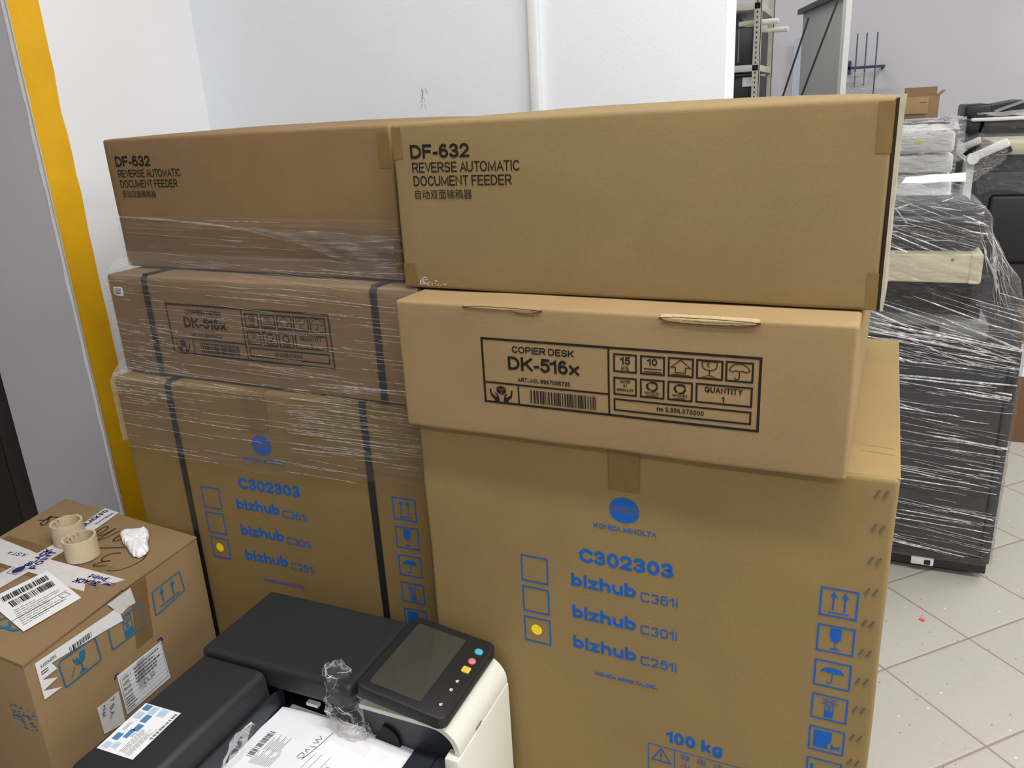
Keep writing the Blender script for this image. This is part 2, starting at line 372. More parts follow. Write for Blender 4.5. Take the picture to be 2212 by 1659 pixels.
KERN = {'AT', 'TA', 'LT', 'TO', 'AU', 'CA', 'OM', 'AC', 'VE', 'RA', 'T^', 'C^', 'LT', 'TI', '51', '16', '61', '01', '25', 'DO'} - {'DO', 'OM', '25', 'TI', '16'}
class Ink:
    """flat printing gathered as 2D polygons (metres on the face), built as one thin mesh"""
    def __init__(s): s.P = []
    def poly(s, pts): s.P.append([tuple(p) for p in pts])
    def rect(s, x0, y0, x1, y1): s.poly([(x0, y0), (x1, y0), (x1, y1), (x0, y1)])
    def stroke(s, pts, w, closed=False):
        pts = [Vector(p) for p in pts]
        q = [pts[0]]
        for p in pts[1:]:
            if (p - q[-1]).length > 1e-7: q.append(p)
        if len(q) < 2: return
        if (q[0] - q[-1]).length < 1e-6 and len(q) > 3: q.pop(); closed = True
        n = len(q); L = []; Rr = []
        for i in range(n):
            a = q[(i - 1) % n] if (closed or i > 0) else None; b = q[(i + 1) % n] if (closed or i < n - 1) else None
            d1 = (q[i] - a).normalized() if a is not None else None; d2 = (b - q[i]).normalized() if b is not None else None
            if d1 is None: d1 = d2
            if d2 is None: d2 = d1
            n1 = Vector((-d1.y, d1.x)); n2 = Vector((-d2.y, d2.x)); mm = n1 + n2
            if mm.length < .2: mm = n1
            mm.normalize(); k = 1.0 / max(mm.dot(n1), 0.45)
            L.append(q[i] + mm * k * w / 2); Rr.append(q[i] - mm * k * w / 2)
        for i in range(n if closed else n - 1):
            j = (i + 1) % n; m = max(1, int((q[j] - q[i]).length / .035))
            for c in range(m):
                f0, f1 = c / m, (c + 1) / m
                s.poly([L[i].lerp(L[j], f0), Rr[i].lerp(Rr[j], f0), Rr[i].lerp(Rr[j], f1), L[i].lerp(L[j], f1)])
    def frame(s, x0, y0, x1, y1, w): s.stroke([(x0 + w / 2, y0 + w / 2), (x1 - w / 2, y0 + w / 2), (x1 - w / 2, y1 - w / 2), (x0 + w / 2, y1 - w / 2)], w, True)
    def disc(s, cx, cy, rx, ry=None, n=28): s.poly(AR(cx, cy, rx, ry or rx, 0, 360, n)[:-1])
    def text(s, tx, x0, y0, h, width=None, t=0.16, gap=0.13, sq=2.0, ox=None):
        """baseline start (x0,y0), cap height h; letters spread to the given width; t = stroke weight / cap height"""
        ad = []; tot = 0.0
        for ch in tx:
            if ch == ' ': ad.append(None); tot += .30; continue
            g = glyph(ch, sq); w = g[0] + t if g[0] > .06 else t + g[0]
            if ad and ad[-1] and (pc_ + ch) in KERN: tot -= .10; ad[-1] = ad[-1][:3] + (.10,)
            pc_ = ch; ad.append((g, w, ch in 'gp,', 0)); tot += w + gap
        tot -= gap
        k = (width / (tot * h)) if width else 1.0
        x = x0; T = t * h
        for a in ad:
            if a is None: x += .30 * h * k; continue
            g, w = a[0], a[1]; gw = w * h * k
            lo_ = y0 - (h * .4 if a[2] else 0)
            for st in g[1]:
                P = [Vector((x + T / 2 + px * (gw - T), y0 + T / 2 + py * (h - T))) for px, py in st]
                if (P[0] - P[-1]).length > 1e-6:      # square ends, cut flat at baseline and cap line
                    P[0] = P[0] + (P[0] - P[1]).normalized() * T / 2; P[-1] = P[-1] + (P[-1] - P[-2]).normalized() * T / 2
                n0 = len(s.P); s.stroke(P, T)
                for q in range(n0, len(s.P)): s.P[q] = [(b[0], min(y0 + h * 1.03, max(lo_, b[1]))) for b in s.P[q]]
            x += gw + (gap - a[3]) * h * k
        return x
    def barcode(s, x0, y0, x1, y1, n=46, seed=1):
        rr = random.Random(seed); x = x0; ws = [rr.choice((1, 1, 2, 3)) for _ in range(2 * n)]; u = (x1 - x0) / sum(ws)
        for i, w in enumerate(ws):
            if i % 2 == 0: s.rect(x, y0, x + w * u, y1)
            x += w * u
    def lines(s, x0, y0, x1, y1, rows, th, seed=1, fill=.6):
        rr = random.Random(seed)
        for i in range(rows):
            y = y1 - (y1 - y0) * (i + .5) / rows; x = x0
            end = x0 + (x1 - x0) * rr.uniform(fill, 1)
            while x < end:
                w = (x1 - x0) * rr.uniform(.04, .14); s.rect(x, y - th / 2, min(x + w, end), y + th / 2); x += w + (x1 - x0) * .02
    def build(s, name, mat, parent, O, U=(1, 0, 0), V=(0, 0, 1), lift=0.0006, map_=None):
        if callable(O): map_ = (lambda q: (lambda a, b: q(a, b, lift)))(O); O = (0, 0, 0)
        bm = NB(); O, U, V = Vector(O), Vector(U), Vector(V); nn = U.cross(V).normalized() * lift
        for p in s.P:
            try:
                if map_: f = bm.faces.new([bm.verts.new(map_(a, b)) for a, b in p])
                else: f = bm.faces.new([bm.verts.new(O + U * a + V * b + nn) for a, b in p])
            except ValueError: continue
        bmesh.ops.recalc_face_normals(bm, faces=bm.faces)
        w = U.cross(V)
        for f in bm.faces:
            f.normal_update()
            if f.normal.dot(w) < 0: f.normal_flip()
        return obj(name, bm, mat, parent, smooth=False)
def cjk(body, x0, z0, w, h, name, mat, parent, O=(0, -0.0006, 0)):
    cu = bpy.data.curves.new('lettering', 'FONT'); cu.body = body; cu.size = 1; cu.fill_mode = 'FRONT'
    o = bpy.data.objects.new('lettering', cu); COL.objects.link(o)
    bpy.context.view_layer.update()
    me = bpy.data.meshes.new_from_object(o.evaluated_get(bpy.context.evaluated_depsgraph_get()))
    bpy.data.objects.remove(o); bpy.data.curves.remove(cu)
    xs = [v.co.x for v in me.vertices]; ys = [v.co.y for v in me.vertices]
    if not xs: return None
    kx = w / (max(xs) - min(xs)); ky = h / (max(ys) - min(ys)); mx, my = min(xs), min(ys)
    for v in me.vertices: v.co = O(x0 + (v.co.x - mx) * kx, z0 + (v.co.y - my) * ky, .0008)
    me.materials.clear(); me.materials.append(M(mat))
    q = bpy.data.objects.new(name, me); COL.objects.link(q); q.parent = parent
    return q
def patch(name, mat, parent, pts, O=(0, 0, 0), U=(1, 0, 0), V=(0, 0, 1), lift=0.0004):
    k = Ink(); k.poly(pts); return k.build(name, mat, parent, O, U, V, lift)

# ================================================================== SETTING
def sub_wall(name, x0, x1, y0, y1, z0, z1, mat): return struct(name, bx(x0, x1, y0, y1, z0, z1), mat)
bm = NB(); box(bm, -5.0, 9.5, -5.0, 6.4, -0.06, 0.0); struct('floor', bm, 'floor_tiles')
sub_wall('ceiling', -5.0, 9.5, -5.0, 6.4, CEIL, CEIL + .08, 'ceiling_white')
sub_wall('wall_back', -1.89, -0.325, 2.01, 2.145, 0, CEIL, 'wall_white')
sub_wall('wall_pillar', -2.268, -1.89, 1.418, 2.145, 0, CEIL, 'wall_lit')
sub_wall('wall_far', -2.2, 9.5, 6.2, 6.4, 0, CEIL, 'wall_far')
sub_wall('wall_store', -2.2, -1.9, 2.145, 6.2, 0, CEIL, 'wall_far')
sub_wall('wall_right', 9.4, 9.5, -5.0, 6.2, 0, CEIL, 'wall_far')
sub_wall('wall_front', -5.0, 9.4, -5.0, -4.9, 0, CEIL, 'wall_far')
sub_wall('wall_left', -5.0, -4.9, -4.9, 1.6, 0, CEIL, 'wall_shaded')
sub_wall('wall_corner', -4.9, -3.25, 1.43, 1.6, 0, CEIL, 'wall_shaded')
# pillar face towards the room: its shade put on as a grey sheet
struct('pillar_shade', bx(-2.268, -1.884, 1.416, 1.4182, 0, CEIL), 'wall_shaded')
# yellow band, with ragged white paint at both of its edges
k = Ink()
pts = [(1.4175, z * .05) for z in range(0, 69)] + [(1.506 + .006 * noise.noise((0, 0, z * .05 * 9)) + .003 * noise.noise((3, 0, z * .05 * 40)), z * .05) for z in range(68, -1, -1)]
k.poly(pts); k.build('trim_2', 'paint_yellow', None, (-1.89, 0, 0), (0, 1, 0), (0, 0, 1), 0.001)['kind'] = 'structure'
k = Ink(); zs = [i * .02 for i in range(0, 170)]
k.poly([(-1.889 + .0015, z) for z in zs] + [(-1.889 - .010 - .006 * noise.noise((1, 5, z * 14)) - .003 * noise.noise((1, 9, z * 50)), z) for z in zs[::-1]])
k.build('trim_3', 'paint_ragged', None, (0, 1.416, 0), (1, 0, 0), (0, 0, 1), 0.0016)['kind'] = 'structure'
k = Ink()
k.poly([(1.4165, z) for z in zs] + [(1.4195 + .004 * abs(noise.noise((2, 5, z * 12))) + .003 * noise.noise((4, 9, z * 45)), z) for z in zs[::-1]])
k.build('trim_4', 'paint_ragged', None, (-1.89, 0, 0), (0, 1, 0), (0, 0, 1), 0.0022)['kind'] = 'structure'
# scuffs on the back wall
k = Ink(); rr = random.Random(4)
for i in range(16):
    x = -1.13 + rr.uniform(-.006, .02); z = 1.60 + rr.uniform(-.028, .02)
    k.stroke([(x, z), (x + rr.uniform(-.004, .004), z - rr.uniform(.004, .016))], rr.uniform(.0008, .002))
k.build('trim_5', 'scuff_grey', None, (0, 2.01, 0), (1, 0, 0), (0, 0, 1), 0.0006)['kind'] = 'structure'
# conduit on the back wall
tb = NB(); box(tb, -0.805, -0.780, 1.988, 2.0095, 0, CEIL, .004)
t = struct('trim_6', tb, 'conduit_white')
# dark door left of the pillar
d1 = bpy.data.objects.new('door_1', None); COL.objects.link(d1); d1.location = (-2.27, 1.47, 0); d1['kind'] = 'structure'
bm = NB(); box(bm, -2.392, -2.27, 1.44, 1.48, 0, 2.15, .003); struct('door_frame', bm, 'door_dark', d1).data.transform(Matrix.Translation((2.27, -1.47, 0)))
bm = NB(); box(bm, -3.25, -2.402, 1.445, 1.485, 0.01, 2.15, .003); struct('door_leaf', bm, 'door_dark', d1).data.transform(Matrix.Translation((2.27, -1.47, 0)))
bm = NB(); box(bm, -3.25, -2.27, 1.43, 1.6, 2.15, CEIL); struct('wall_lintel', bm, 'wall_shaded')

# ================================================================== CARTON STACKS
def bulge(top=0.0, front=0.0, seed=0, w=.7, d=.7, h=.3, dent=.0012):
    def f(p, n):
        o = Vector((0, 0, 0)); p = Vector(p); sx = max(0, math.sin(PI * min(1, max(0, p.x / w)))); sy = max(0, math.sin(PI * min(1, max(0, p.y / d)))); sz = max(0, math.sin(PI * min(1, max(0, p.z / h))))
        if n.z > .5: o.z += top * (sx ** .4) * (sy ** .6) * n.z
        if n.y < -.5: o.y -= front * sx * sz
        o += n * dent * noise.noise(Vector((p.x * 7 + seed, p.y * 7, p.z * 7)))
        return o
    return f
def facemap(fn, zoff=0.0):
    """face coordinates (u, z) onto the gently uneven front of a carton"""
    return lambda a, b, lift=.0006: Vector((a, fn((a, 0, b - zoff), Vector((0, -1, 0))).y - lift, b - zoff))
def straps(root, us, w, d, h, sw=.0135):
    for u in us:
        bm = NB(); e = .0016; e = .0034; path = [(-e, .0), (-e, h - .006), (.005, h + e), (d - .005, h + e), (d + e, h - .006), (d + e, 0)]
        inner = [(-0.0022, 0), (-0.0022, h - .007), (.006, h + .0002), (d - .006, h + .0002), (d - .0005, h - .007), (d - .0005, 0)]
        prism(bm, path + inner[::-1], 'x', u, u + sw); obj('strap', bm, 'strap_black', root)

def icon_up(k, x0, y0, s, sy, w):      # two arrows over a line
    for cx in (.36, .66):
        k.rect(x0 + s * (cx - .022), y0 + sy * .24, x0 + s * (cx + .022), y0 + sy * .72)
        k.poly([(x0 + s * (cx - .10), y0 + sy * .70), (x0 + s * (cx + .10), y0 + sy * .70), (x0 + s * cx, y0 + sy * .88)])
    k.rect(x0 + s * .24, y0 + sy * .13, x0 + s * .78, y0 + sy * .17)
def icon_glass(k, x0, y0, s, sy):
    pts = [(.35, .90)] + [(.35, .62)] + AR(.5, .62, .15, .22, 180, 360) + [(.65, .90)]
    k.poly([(x0 + s * a, y0 + sy * b) for a, b in pts]); k.rect(x0 + s * .485, y0 + sy * .16, x0 + s * .515, y0 + sy * .42)
    k.poly([(x0 + s * a, y0 + sy * b) for a, b in [(.33, .13), (.67, .13), (.60, .165), (.50, .19), (.40, .165)]])
def icon_umb(k, x0, y0, s, sy):
    top = AR(.5, .55, .32, .22, 180, 0); bot = [(.82, .55), (.70, .585), (.60, .55), (.5, .585), (.40, .55), (.30, .585)]
    k.poly([(x0 + s * a, y0 + sy * b) for a, b in top[::-1] + bot[::-1]][::-1])
    k.stroke([(x0 + s * a, y0 + sy * b) for a, b in [(.5, .57), (.5, .25)] + AR(.43, .25, .07, .07, 0, -170)], s * .03)
    for a, b in ((.44, .88), (.56, .86), (.66, .90), (.74, .84), (.60, .95), (.70, .76), (.52, .96)):
        k.poly([(x0 + s * (a - .012), y0 + sy * (b - .03)), (x0 + s * (a + .018), y0 + sy * (b - .02)), (x0 + s * (a + .022), y0 + sy * (b + .02))])
def icon_stack(k, x0, y0, s, sy, num):
    P = lambda a, b: (x0 + s * a, y0 + sy * b)
    k.rect(*P(.37, .12), *P(.62, .36)); k.frame(*P(.37, .37), *P(.62, .60), s * .025); k.frame(*P(.37, .62), *P(.62, .86), s * .02)
    k.text(num, P(.45, .42)[0], P(.45, .42)[1], sy * .13, s * .10, t=.22)
    for a in ([(.27, .62), (.72, .88)], [(.27, .86), (.72, .62)], [(.30, .74), (.75, .74)]): k.stroke([P(*q) for q in a], s * .018)
def icon_clamp(k, x0, y0, s, sy):
    P = lambda a, b: (x0 + s * a, y0 + sy * b)
    k.poly([P(*q) for q in [(.14, .16), (.14, .86), (.64, .86), (.64, .46), (.58, .46), (.60, .38), (.50, .36), (.56, .28), (.50, .22), (.60, .18), (.60, .16)]])
    k.poly([P(*q) for q in [(.62, .30), (.66, .40), (.70, .30), (.76, .34), (.72, .26), (.78, .20), (.70, .20), (.66, .12), (.63, .21)]])
    k.poly([P(*q) for q in [(.72, .27), (.88, .36), (.88, .18)]])
def icon_box(k, x0, y0, s, sy):
    P = lambda a, b: (x0 + s * a, y0 + sy * b)
    k.poly([P(*q) for q in [(.35, .52), (.5, .44), (.68, .52), (.52, .62)]]); k.poly([P(*q) for q in [(.34, .48), (.49, .40), (.49, .14), (.34, .22)]]); k.poly([P(*q) for q in [(.51, .40), (.69, .48), (.69, .22), (.51, .14)]])
    k.rect(*P(.12, .25), *P(.20, .75)); k.rect(*P(.80, .25), *P(.88, .75))

def copier_carton(name_label, loc, rz, mat, du=0.0, dz=0.0, left=False):
    w, d, h = 0.74, 0.70, 1.049
    t = thing('shipping_carton', name_label, 'box', (loc[0], loc[1], 0), rz)
    fn = bulge(.0, .0022, 3 if left else 11, w, d, h, .0014)
    obj('body', rounded(w, d, h, .0065, (24, 8, 30), fn), mat, t)
    if not left:
        lid = rounded(w - .003, d - .004, .0055, .0015, (12, 10, 1)); bmesh.ops.translate(lid, verts=lid.verts, vec=(.004, .004, h - .0045)); obj('top_flap', lid, mat, t)
        # body top sits a touch lower than the flap
    F = facemap(fn)
    # emblem
    k = Ink(); cx, cz, r = .3627 + du, .9412 + dz, .0245
    lev = [1, .30, .17, .04, -.09, -.22, -1]
    for i in range(6):
        a, b = lev[i] - (.024 if i else 0), lev[i + 1] + (.024 if i < 5 else 0)
        yy = [a + (b - a) * j / 10 for j in range(11)]
        k.poly([(cx - r * math.sqrt(max(0, 1 - y * y)), cz + y * r * .9) for y in yy] + [(cx + r * math.sqrt(max(0, 1 - y * y)), cz + y * r * .9) for y in yy[::-1]])
    k.build('emblem', 'ink_blue', t, F)
    k = Ink(); X = lambda u: u + du; Z = lambda z: z + dz
    # company name, letters A without crossbar
    s = 'KONICA MINOLTA'; k2 = Ink(); k2.text(s.replace('A', '^'), 0, 0, .0090, .1015, t=.19, gap=.13)
    for p in k2.P: k.poly([(X(.3123) + a, Z(.9028) + b) for a, b in p])
    k.build('maker_name', 'ink_blue', t, F)
    k = Ink(); k.text('C302303', X(.2859), Z(.836), .0254, .1552, t=.225, gap=.09)
    k.build('article_number', 'ink_blue', t, F)
    k = Ink()
    for zb, nm in ((.7878, 'C361i'), (.7262, 'C301i'), (.6660, 'C251i')):
        k = Ink(); k.text('bizhub', X(.2712), Z(zb), .0247, .1107, t=.215, gap=.10)
        k.text(nm, X(.3890), Z(zb - .0030), .0167, .0597, t=.145, gap=.16, sq=5)
        k.build('printed_name', 'ink_blue', t, F)
    k = Ink(); k.text('KONICA MINOLTA, INC.', X(.3096), Z(.6195), .0075, .1070, t=.22, gap=.10)
    k.build('company_line', 'ink_blue', t, F)
    for x0, z0 in ((.1801, .7777), (.1801, .7174), (.1803, .6569)):
        k = Ink(); k.frame(X(x0), Z(z0), X(x0 + .0497), Z(z0 + .0509), .0028); k.build('code_frame', 'ink_blue', t, F)
    k = Ink(); k.disc(X(.2036), Z(.6836), .0101, .0104); k.build('round_sticker', 'sticker_yellow', t, F, lift=.0009)['label'] = 'yellow round sticker in the lowest frame'
    rows = [(.8697, .8219), (.8077, .7605), (.7459, .6995), (.685, .6397), (.625, .5794), (.5645, .5185)]
    for i, (zt, zb) in enumerate(rows):
        k = Ink(); x0, x1 = X(.6542), X(.7052); s = x1 - x0; sy = zt - zb
        k.frame(x0, Z(zb), x1, Z(zt), .0026)
        (icon_up if i == 0 else icon_glass if i == 1 else icon_umb if i == 2 else None) and (icon_up(k, x0, Z(zb), s, sy, 0) if i == 0 else icon_glass(k, x0, Z(zb), s, sy) if i == 1 else icon_umb(k, x0, Z(zb), s, sy))
        if i == 3: icon_stack(k, x0, Z(zb), s, sy, '2')
        if i == 4: icon_clamp(k, x0, Z(zb), s, sy)
        if i == 5: icon_box(k, x0, Z(zb), s, sy)
        k.build('handling_symbol', 'ink_blue', t, F)
    # weight and caution table
    k = Ink(); k.text('100', X(.4329), Z(.5186), .0242, .049, t=.22, gap=.10); k.text('kg', X(.492), Z(.5186), .0242, .034, t=.22, gap=.10)
    k.build('weight_print', 'ink_blue', t, F)
    k = Ink(); k.frame(X(.4021), Z(.442), X(.60), Z(.5062), .0014); k.stroke([(X(.4477), Z(.442)), (X(.4477), Z(.5062))], .0012)
    k.stroke([(X(.409), Z(.474)), (X(.441), Z(.474)), (X(.425), Z(.501))], .0022, True)
    k.rect(X(.4238), Z(.482), X(.4262), Z(.493)); k.disc(X(.425), Z(.4785), .0014)
    k.build('caution_table', 'ink_blue', t, F)
    cjk('取  吸  注', X(.458), Z(.489), .070, .0125, 'caution_print', 'ink_blue', t, F); cjk('小  心  意', X(.458), Z(.472), .070, .0125, 'caution_print', 'ink_blue', t, F)
    # closing tape over the top edge
    tp = NB(); tw0, tw1 = X(.339), X(.388); e = .0009
    prism(tp, [(-.0022 - e, Z(.975)), (-.0022 - e, h - .006), (.004, h + e), (.3, h + e), (.3, h), (.004, h + .0001), (-.002, h - .006), (-.002, Z(.975))], 'x', tw0, tw1)
    obj('tape', tp, 'tape_brown', t)
    if not left:
        for z in (1.0262, .9745, .9236, .8737, .8216, .7717, .7226, .6715, .6198, .5732, .525):
            bm = NB()
            for a in (-.0052, .0048):
                bar(bm, (.7203 + a - .0028, -.0014, z - .0056), (.7203 + a + .0028, -.0014, z + .0056), .0016, .0018)
            obj('staple', bm, 'staple_steel', t)
        k = Ink()
        for z in (.868, .845): k.stroke([(w - .05, .10 + z - .86), (w - .028, .098 + z - .86), (w - .006, .094 + z - .86)], .0008)
        k.build('pen_mark', 'ink_grey', t, (0, 0, h + .0015), (1, 0, 0), (0, 1, 0))
        k = Ink(); rr = random.Random(5)
        for i in range(16):
            a = rr.random(); x = .23 + a * .22 + rr.uniform(-.01, .01); z = .822 - a * .11 + rr.gauss(0, .012)
            k.stroke([(x, z), (x + rr.uniform(.003, .006), z - rr.uniform(0, .003))], rr.uniform(.0006, .0011))
        k.build('scuff', 'card_raw_edge', t, F, lift=.0008)['kind'] = 'stuff'
    return t
CR = copier_carton('big brown copier carton with blue print and steel staples, unstrapped, bottom of the unwrapped stack', (-0.6700, 1.0833), -0.01896, 'card_copier')
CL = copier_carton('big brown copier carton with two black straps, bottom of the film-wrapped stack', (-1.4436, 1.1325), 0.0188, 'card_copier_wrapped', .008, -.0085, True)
straps(CL, (.1445, .6145), .74, .70, 1.049, .0145)

def sm_(a, b, x):
    q = max(0, min(1, (x - a) / (b - a))); return q * q * (3 - 2 * q)
def desk_carton(label, loc, rz, mat, du=0.0, dz=0.0, torn=True):
    w, d, h = (.679 if torn else .770), (.66 if torn else .58), .2119
    t = thing('desk_carton', label, 'box', (loc[0], loc[1], 1.0525 if torn else 1.051), rz)
    zb = 1.049
    fn = bulge(.0, .0024, 21 if torn else 35, w, d, h, .0018)
    obj('body', rounded(w, d, h, .0050, (26, 10, 12), fn), mat, t)
    F = facemap(fn, zb); X = lambda u: u + du; Z = lambda z: z + dz; lw = .0036
    k = Ink()
    k.frame(X(.1505), Z(1.1058), X(.5662), Z(1.2115), lw); k.stroke([(X(.3553), Z(1.107)), (X(.3553), Z(1.2105))], .0029)
    k.stroke([(X(.1515), Z(1.1397)), (X(.355), Z(1.1397))], .0028); k.rect(X(.2092), Z(1.107), X(.2117), Z(1.1395))
    k.text('COPIER DESK', X(.2028), Z(1.1905), .0106, .100, t=.185, gap=.09)
    k.text('DK-516x', X(.1951), Z(1.1632), .0214, .1152, t=.20, gap=.09)
    k.text('ART.-NO. 9967008725', X(.2101), Z(1.1452), .0068, .0853, t=.19, gap=.12)
    k.text('15', X(.3722), Z(1.1864), .0112, .0152, t=.20); k.text('KG', X(.3745), Z(1.1775), .0066, .0108, t=.15)
    k.text('10', X(.4115), Z(1.1882), .0100, .0145, t=.20); k.rect(X(.407), Z(1.1822), X(.432), Z(1.1838)); k.rect(X(.407), Z(1.1778), X(.432), Z(1.1794))
    for a in ((.3623, 1.1743, .3971, 1.2023), (.4016, 1.1743, .437, 1.2023), (.4409, 1.1746, .4768, 1.2028), (.4799, 1.1746, .5164, 1.2028), (.5190, 1.1744, .5560, 1.2033),
              (.3624, 1.1398, .3971, 1.1674), (.4015, 1.1398, .4369, 1.1682), (.4408, 1.1398, .4763, 1.1686), (.480, 1.1402, .556, 1.1690), (.3622, 1.1152, .5556, 1.1347)):
        k.frame(X(a[0]), Z(a[1]), X(a[2]), Z(a[3]), .0027)
    k.stroke([(X(.444 + a), Z(1.181 + b)) for a, b in ((.0075, 0), (.0075, .0075), (.001, .0075), (.0147, .0185), (.0284, .0075), (.0215, .0075), (.0215, 0))], .0014, True)
    k.rect(X(.446), Z(1.1776), X(.4715), Z(1.1788))
    k.stroke([(X(.488), Z(1.200)), (X(.488), Z(1.196))] + [(X(a), Z(b)) for a, b in AR(.498, 1.195, .010, .0075, 180, 360)] + [(X(.508), Z(1.200))], .0013, True)
    k.stroke([(X(.498), Z(1.1875)), (X(.498), Z(1.180))], .0014); k.stroke([(X(.4885), Z(1.1778)), (X(.498), Z(1.181)), (X(.5075), Z(1.1778))], .0013, True)
    k.stroke([(X(.4945), Z(1.2000)), (X(.4975), Z(1.197)), (X(.4945), Z(1.1955)), (X(.498), Z(1.1915))], .0011)
    k.stroke([(X(a), Z(b)) for a, b in AR(.5375, 1.1905, .0130, .0095, 180, 0)] + [(X(.5462), Z(1.1885)), (X(.5418), Z(1.1908)), (X(.5375), Z(1.1888)), (X(.533), Z(1.1908)), (X(.5288), Z(1.1885))], .0013, True)
    k.stroke([(X(.5375), Z(1.190)), (X(.5375), Z(1.181))] + [(X(a), Z(b)) for a, b in AR(.5345, 1.181, .003, .003, 0, -180)], .0015)
    for i, s in enumerate(('MADE', 'IN', 'GERMANY')):
        wv = (.0145, .0048, .0245)[i]; k.text(s, X(.3797 - wv / 2), Z(1.1590 - i * .0064), .0046, wv, t=.20)
    for cx, s in ((.4192, 'RECYCLED'), (.4585, 'RECYCLABLE')):
        for q in range(3):
            a0 = 90 + q * 120; P = [(cx + .0078 * math.cos(math.radians(a)), 1.1575 + .0066 * math.sin(math.radians(a))) for a in (a0 - 62, a0 - 28, a0 + 28)]
            k.stroke([(X(a), Z(b)) for a, b in P], .0030); a = math.radians(a0 + 50); k.disc(X(cx + .0072 * math.cos(a)), Z(1.1575 + .0061 * math.sin(a)), .0021, n=3)
        k.text(s, X(cx - .0105), Z(1.1462), .0032, .021, t=.20); k.text('MATERIAL', X(cx - .0085), Z(1.1420), .0032, .017, t=.20)
    k.text('QUANTITY', X(.4923), Z(1.1565), .0085, .0505, t=.19); k.text('1', X(.5155), Z(1.1437), .0090, .0038, t=.22)
    k.text('fm 2.356.570000', X(.4255), Z(1.1216), .0070, .0665, t=.19)
    # hands under a box
    for m_ in (1, -1):
        H = lambda a, b: (X(.1805 + m_ * a), Z(1.1085 + b))
        k.poly([H(*q) for q in [(.0030, .0), (.0115, .0), (.0120, .0042), (.0182, .0095), (.0200, .0205), (.0172, .0208), (.0158, .0125), (.0110, .0092), (.0082, .0078), (.0072, .0098), (.0110, .0135), (.0098, .0152), (.0052, .0112), (.0040, .0065)]][::m_])
    H = lambda a, b: (X(.1805 + a), Z(1.1085 + b))
    k.poly([H(*q) for q in [(-.0085, .0232), (.001, .0205), (.0090, .0238), (-.0008, .0268)]]); k.poly([H(*q) for q in [(-.0086, .0222), (.0006, .0196), (.0006, .0118), (-.0070, .0155)]]); k.poly([H(*q) for q in [(.0016, .0196), (.0090, .0226), (.0076, .0155), (.0016, .0118)]])
    k.build('printed_table', 'ink_black', t, F)
    k = Ink(); k.barcode(X(.2295), Z(1.1125), X(.3362), Z(1.1335), 40, 3); k.build('barcode', 'ink_black', t, F)
    if torn:
        # torn hand slots along the upper front fold
        for u0, u1, full in ((.126, .254, False), (.4297, .561, True)):
            bm = NB(); n = 30; rows_ = []
            for i in range(n + 1):
                u = u0 + (u1 - u0) * i / n; e = math.sin(PI * (.02 + .96 * i / n)) ** .25; rag = .0014 * noise.noise((u * 120, 1.3, 0))
                lowz = h - (.0088 * e + rag * e if full else (.0046 + .004 * sm_(.62, .72, i / n)) * e)
                rows_.append([bm.verts.new(v) for v in (Vector((u, -.0030, lowz)), Vector((u, -.0030 + .0010 * noise.noise((u * 90, 2, 2)), h - .0040 * e)), Vector((u, .0000, h - .0006)), Vector((u, .0042 * e, h + .0012)))])
            for i in range(n):
                for j in range(3): bm.faces.new((rows_[i][j], rows_[i + 1][j], rows_[i + 1][j + 1], rows_[i][j + 1]))
            sl = obj('hand_slot', bm, 'card_raw_edge' if full else mat, t, smooth=False)
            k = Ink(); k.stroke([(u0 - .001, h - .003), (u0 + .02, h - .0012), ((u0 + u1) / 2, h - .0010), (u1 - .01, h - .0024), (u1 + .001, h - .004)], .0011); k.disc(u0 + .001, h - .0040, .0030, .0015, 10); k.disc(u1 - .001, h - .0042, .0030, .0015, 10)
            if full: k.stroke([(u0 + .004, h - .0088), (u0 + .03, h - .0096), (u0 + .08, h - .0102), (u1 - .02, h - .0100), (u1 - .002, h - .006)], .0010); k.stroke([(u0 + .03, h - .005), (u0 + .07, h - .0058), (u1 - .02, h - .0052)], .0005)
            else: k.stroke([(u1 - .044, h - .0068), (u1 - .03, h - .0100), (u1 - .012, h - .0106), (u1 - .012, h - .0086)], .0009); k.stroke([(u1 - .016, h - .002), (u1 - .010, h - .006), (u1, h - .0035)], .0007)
            k.build('slot_shade', 'slot_shadow', t, (0, -.0042, 0), (1, 0, 0), (0, 0, 1), .0004)  # dark brown strokes paint the shade in the slot gaps
    else:
        k = Ink(); k.poly([(.0145, 1.234), (.0385, 1.2355), (.0425, 1.232), (.0425, 1.2185), (.038, 1.2155), (.017, 1.2165), (.0133, 1.2205)]); st = k.build('price_sticker', 'label_white', t, F); st['label'] = 'small white sticker'
        k = Ink(); k.lines(.018, 1.219, .038, 1.232, 4, .0018, 2, .8); k.build('sticker_print', 'ink_grey', st, F, lift=.0014)
    return t
DR = desk_carton('pale brown desk carton with torn hand slots along its top edge, black printed table, unwrapped', (-0.6745, 1.0572), -0.0307, 'card_desk')
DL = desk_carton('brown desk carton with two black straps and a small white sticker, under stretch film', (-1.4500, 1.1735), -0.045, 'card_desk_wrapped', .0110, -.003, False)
straps(DL, (.1065, .6735), .770, .58, .2119, .0145)

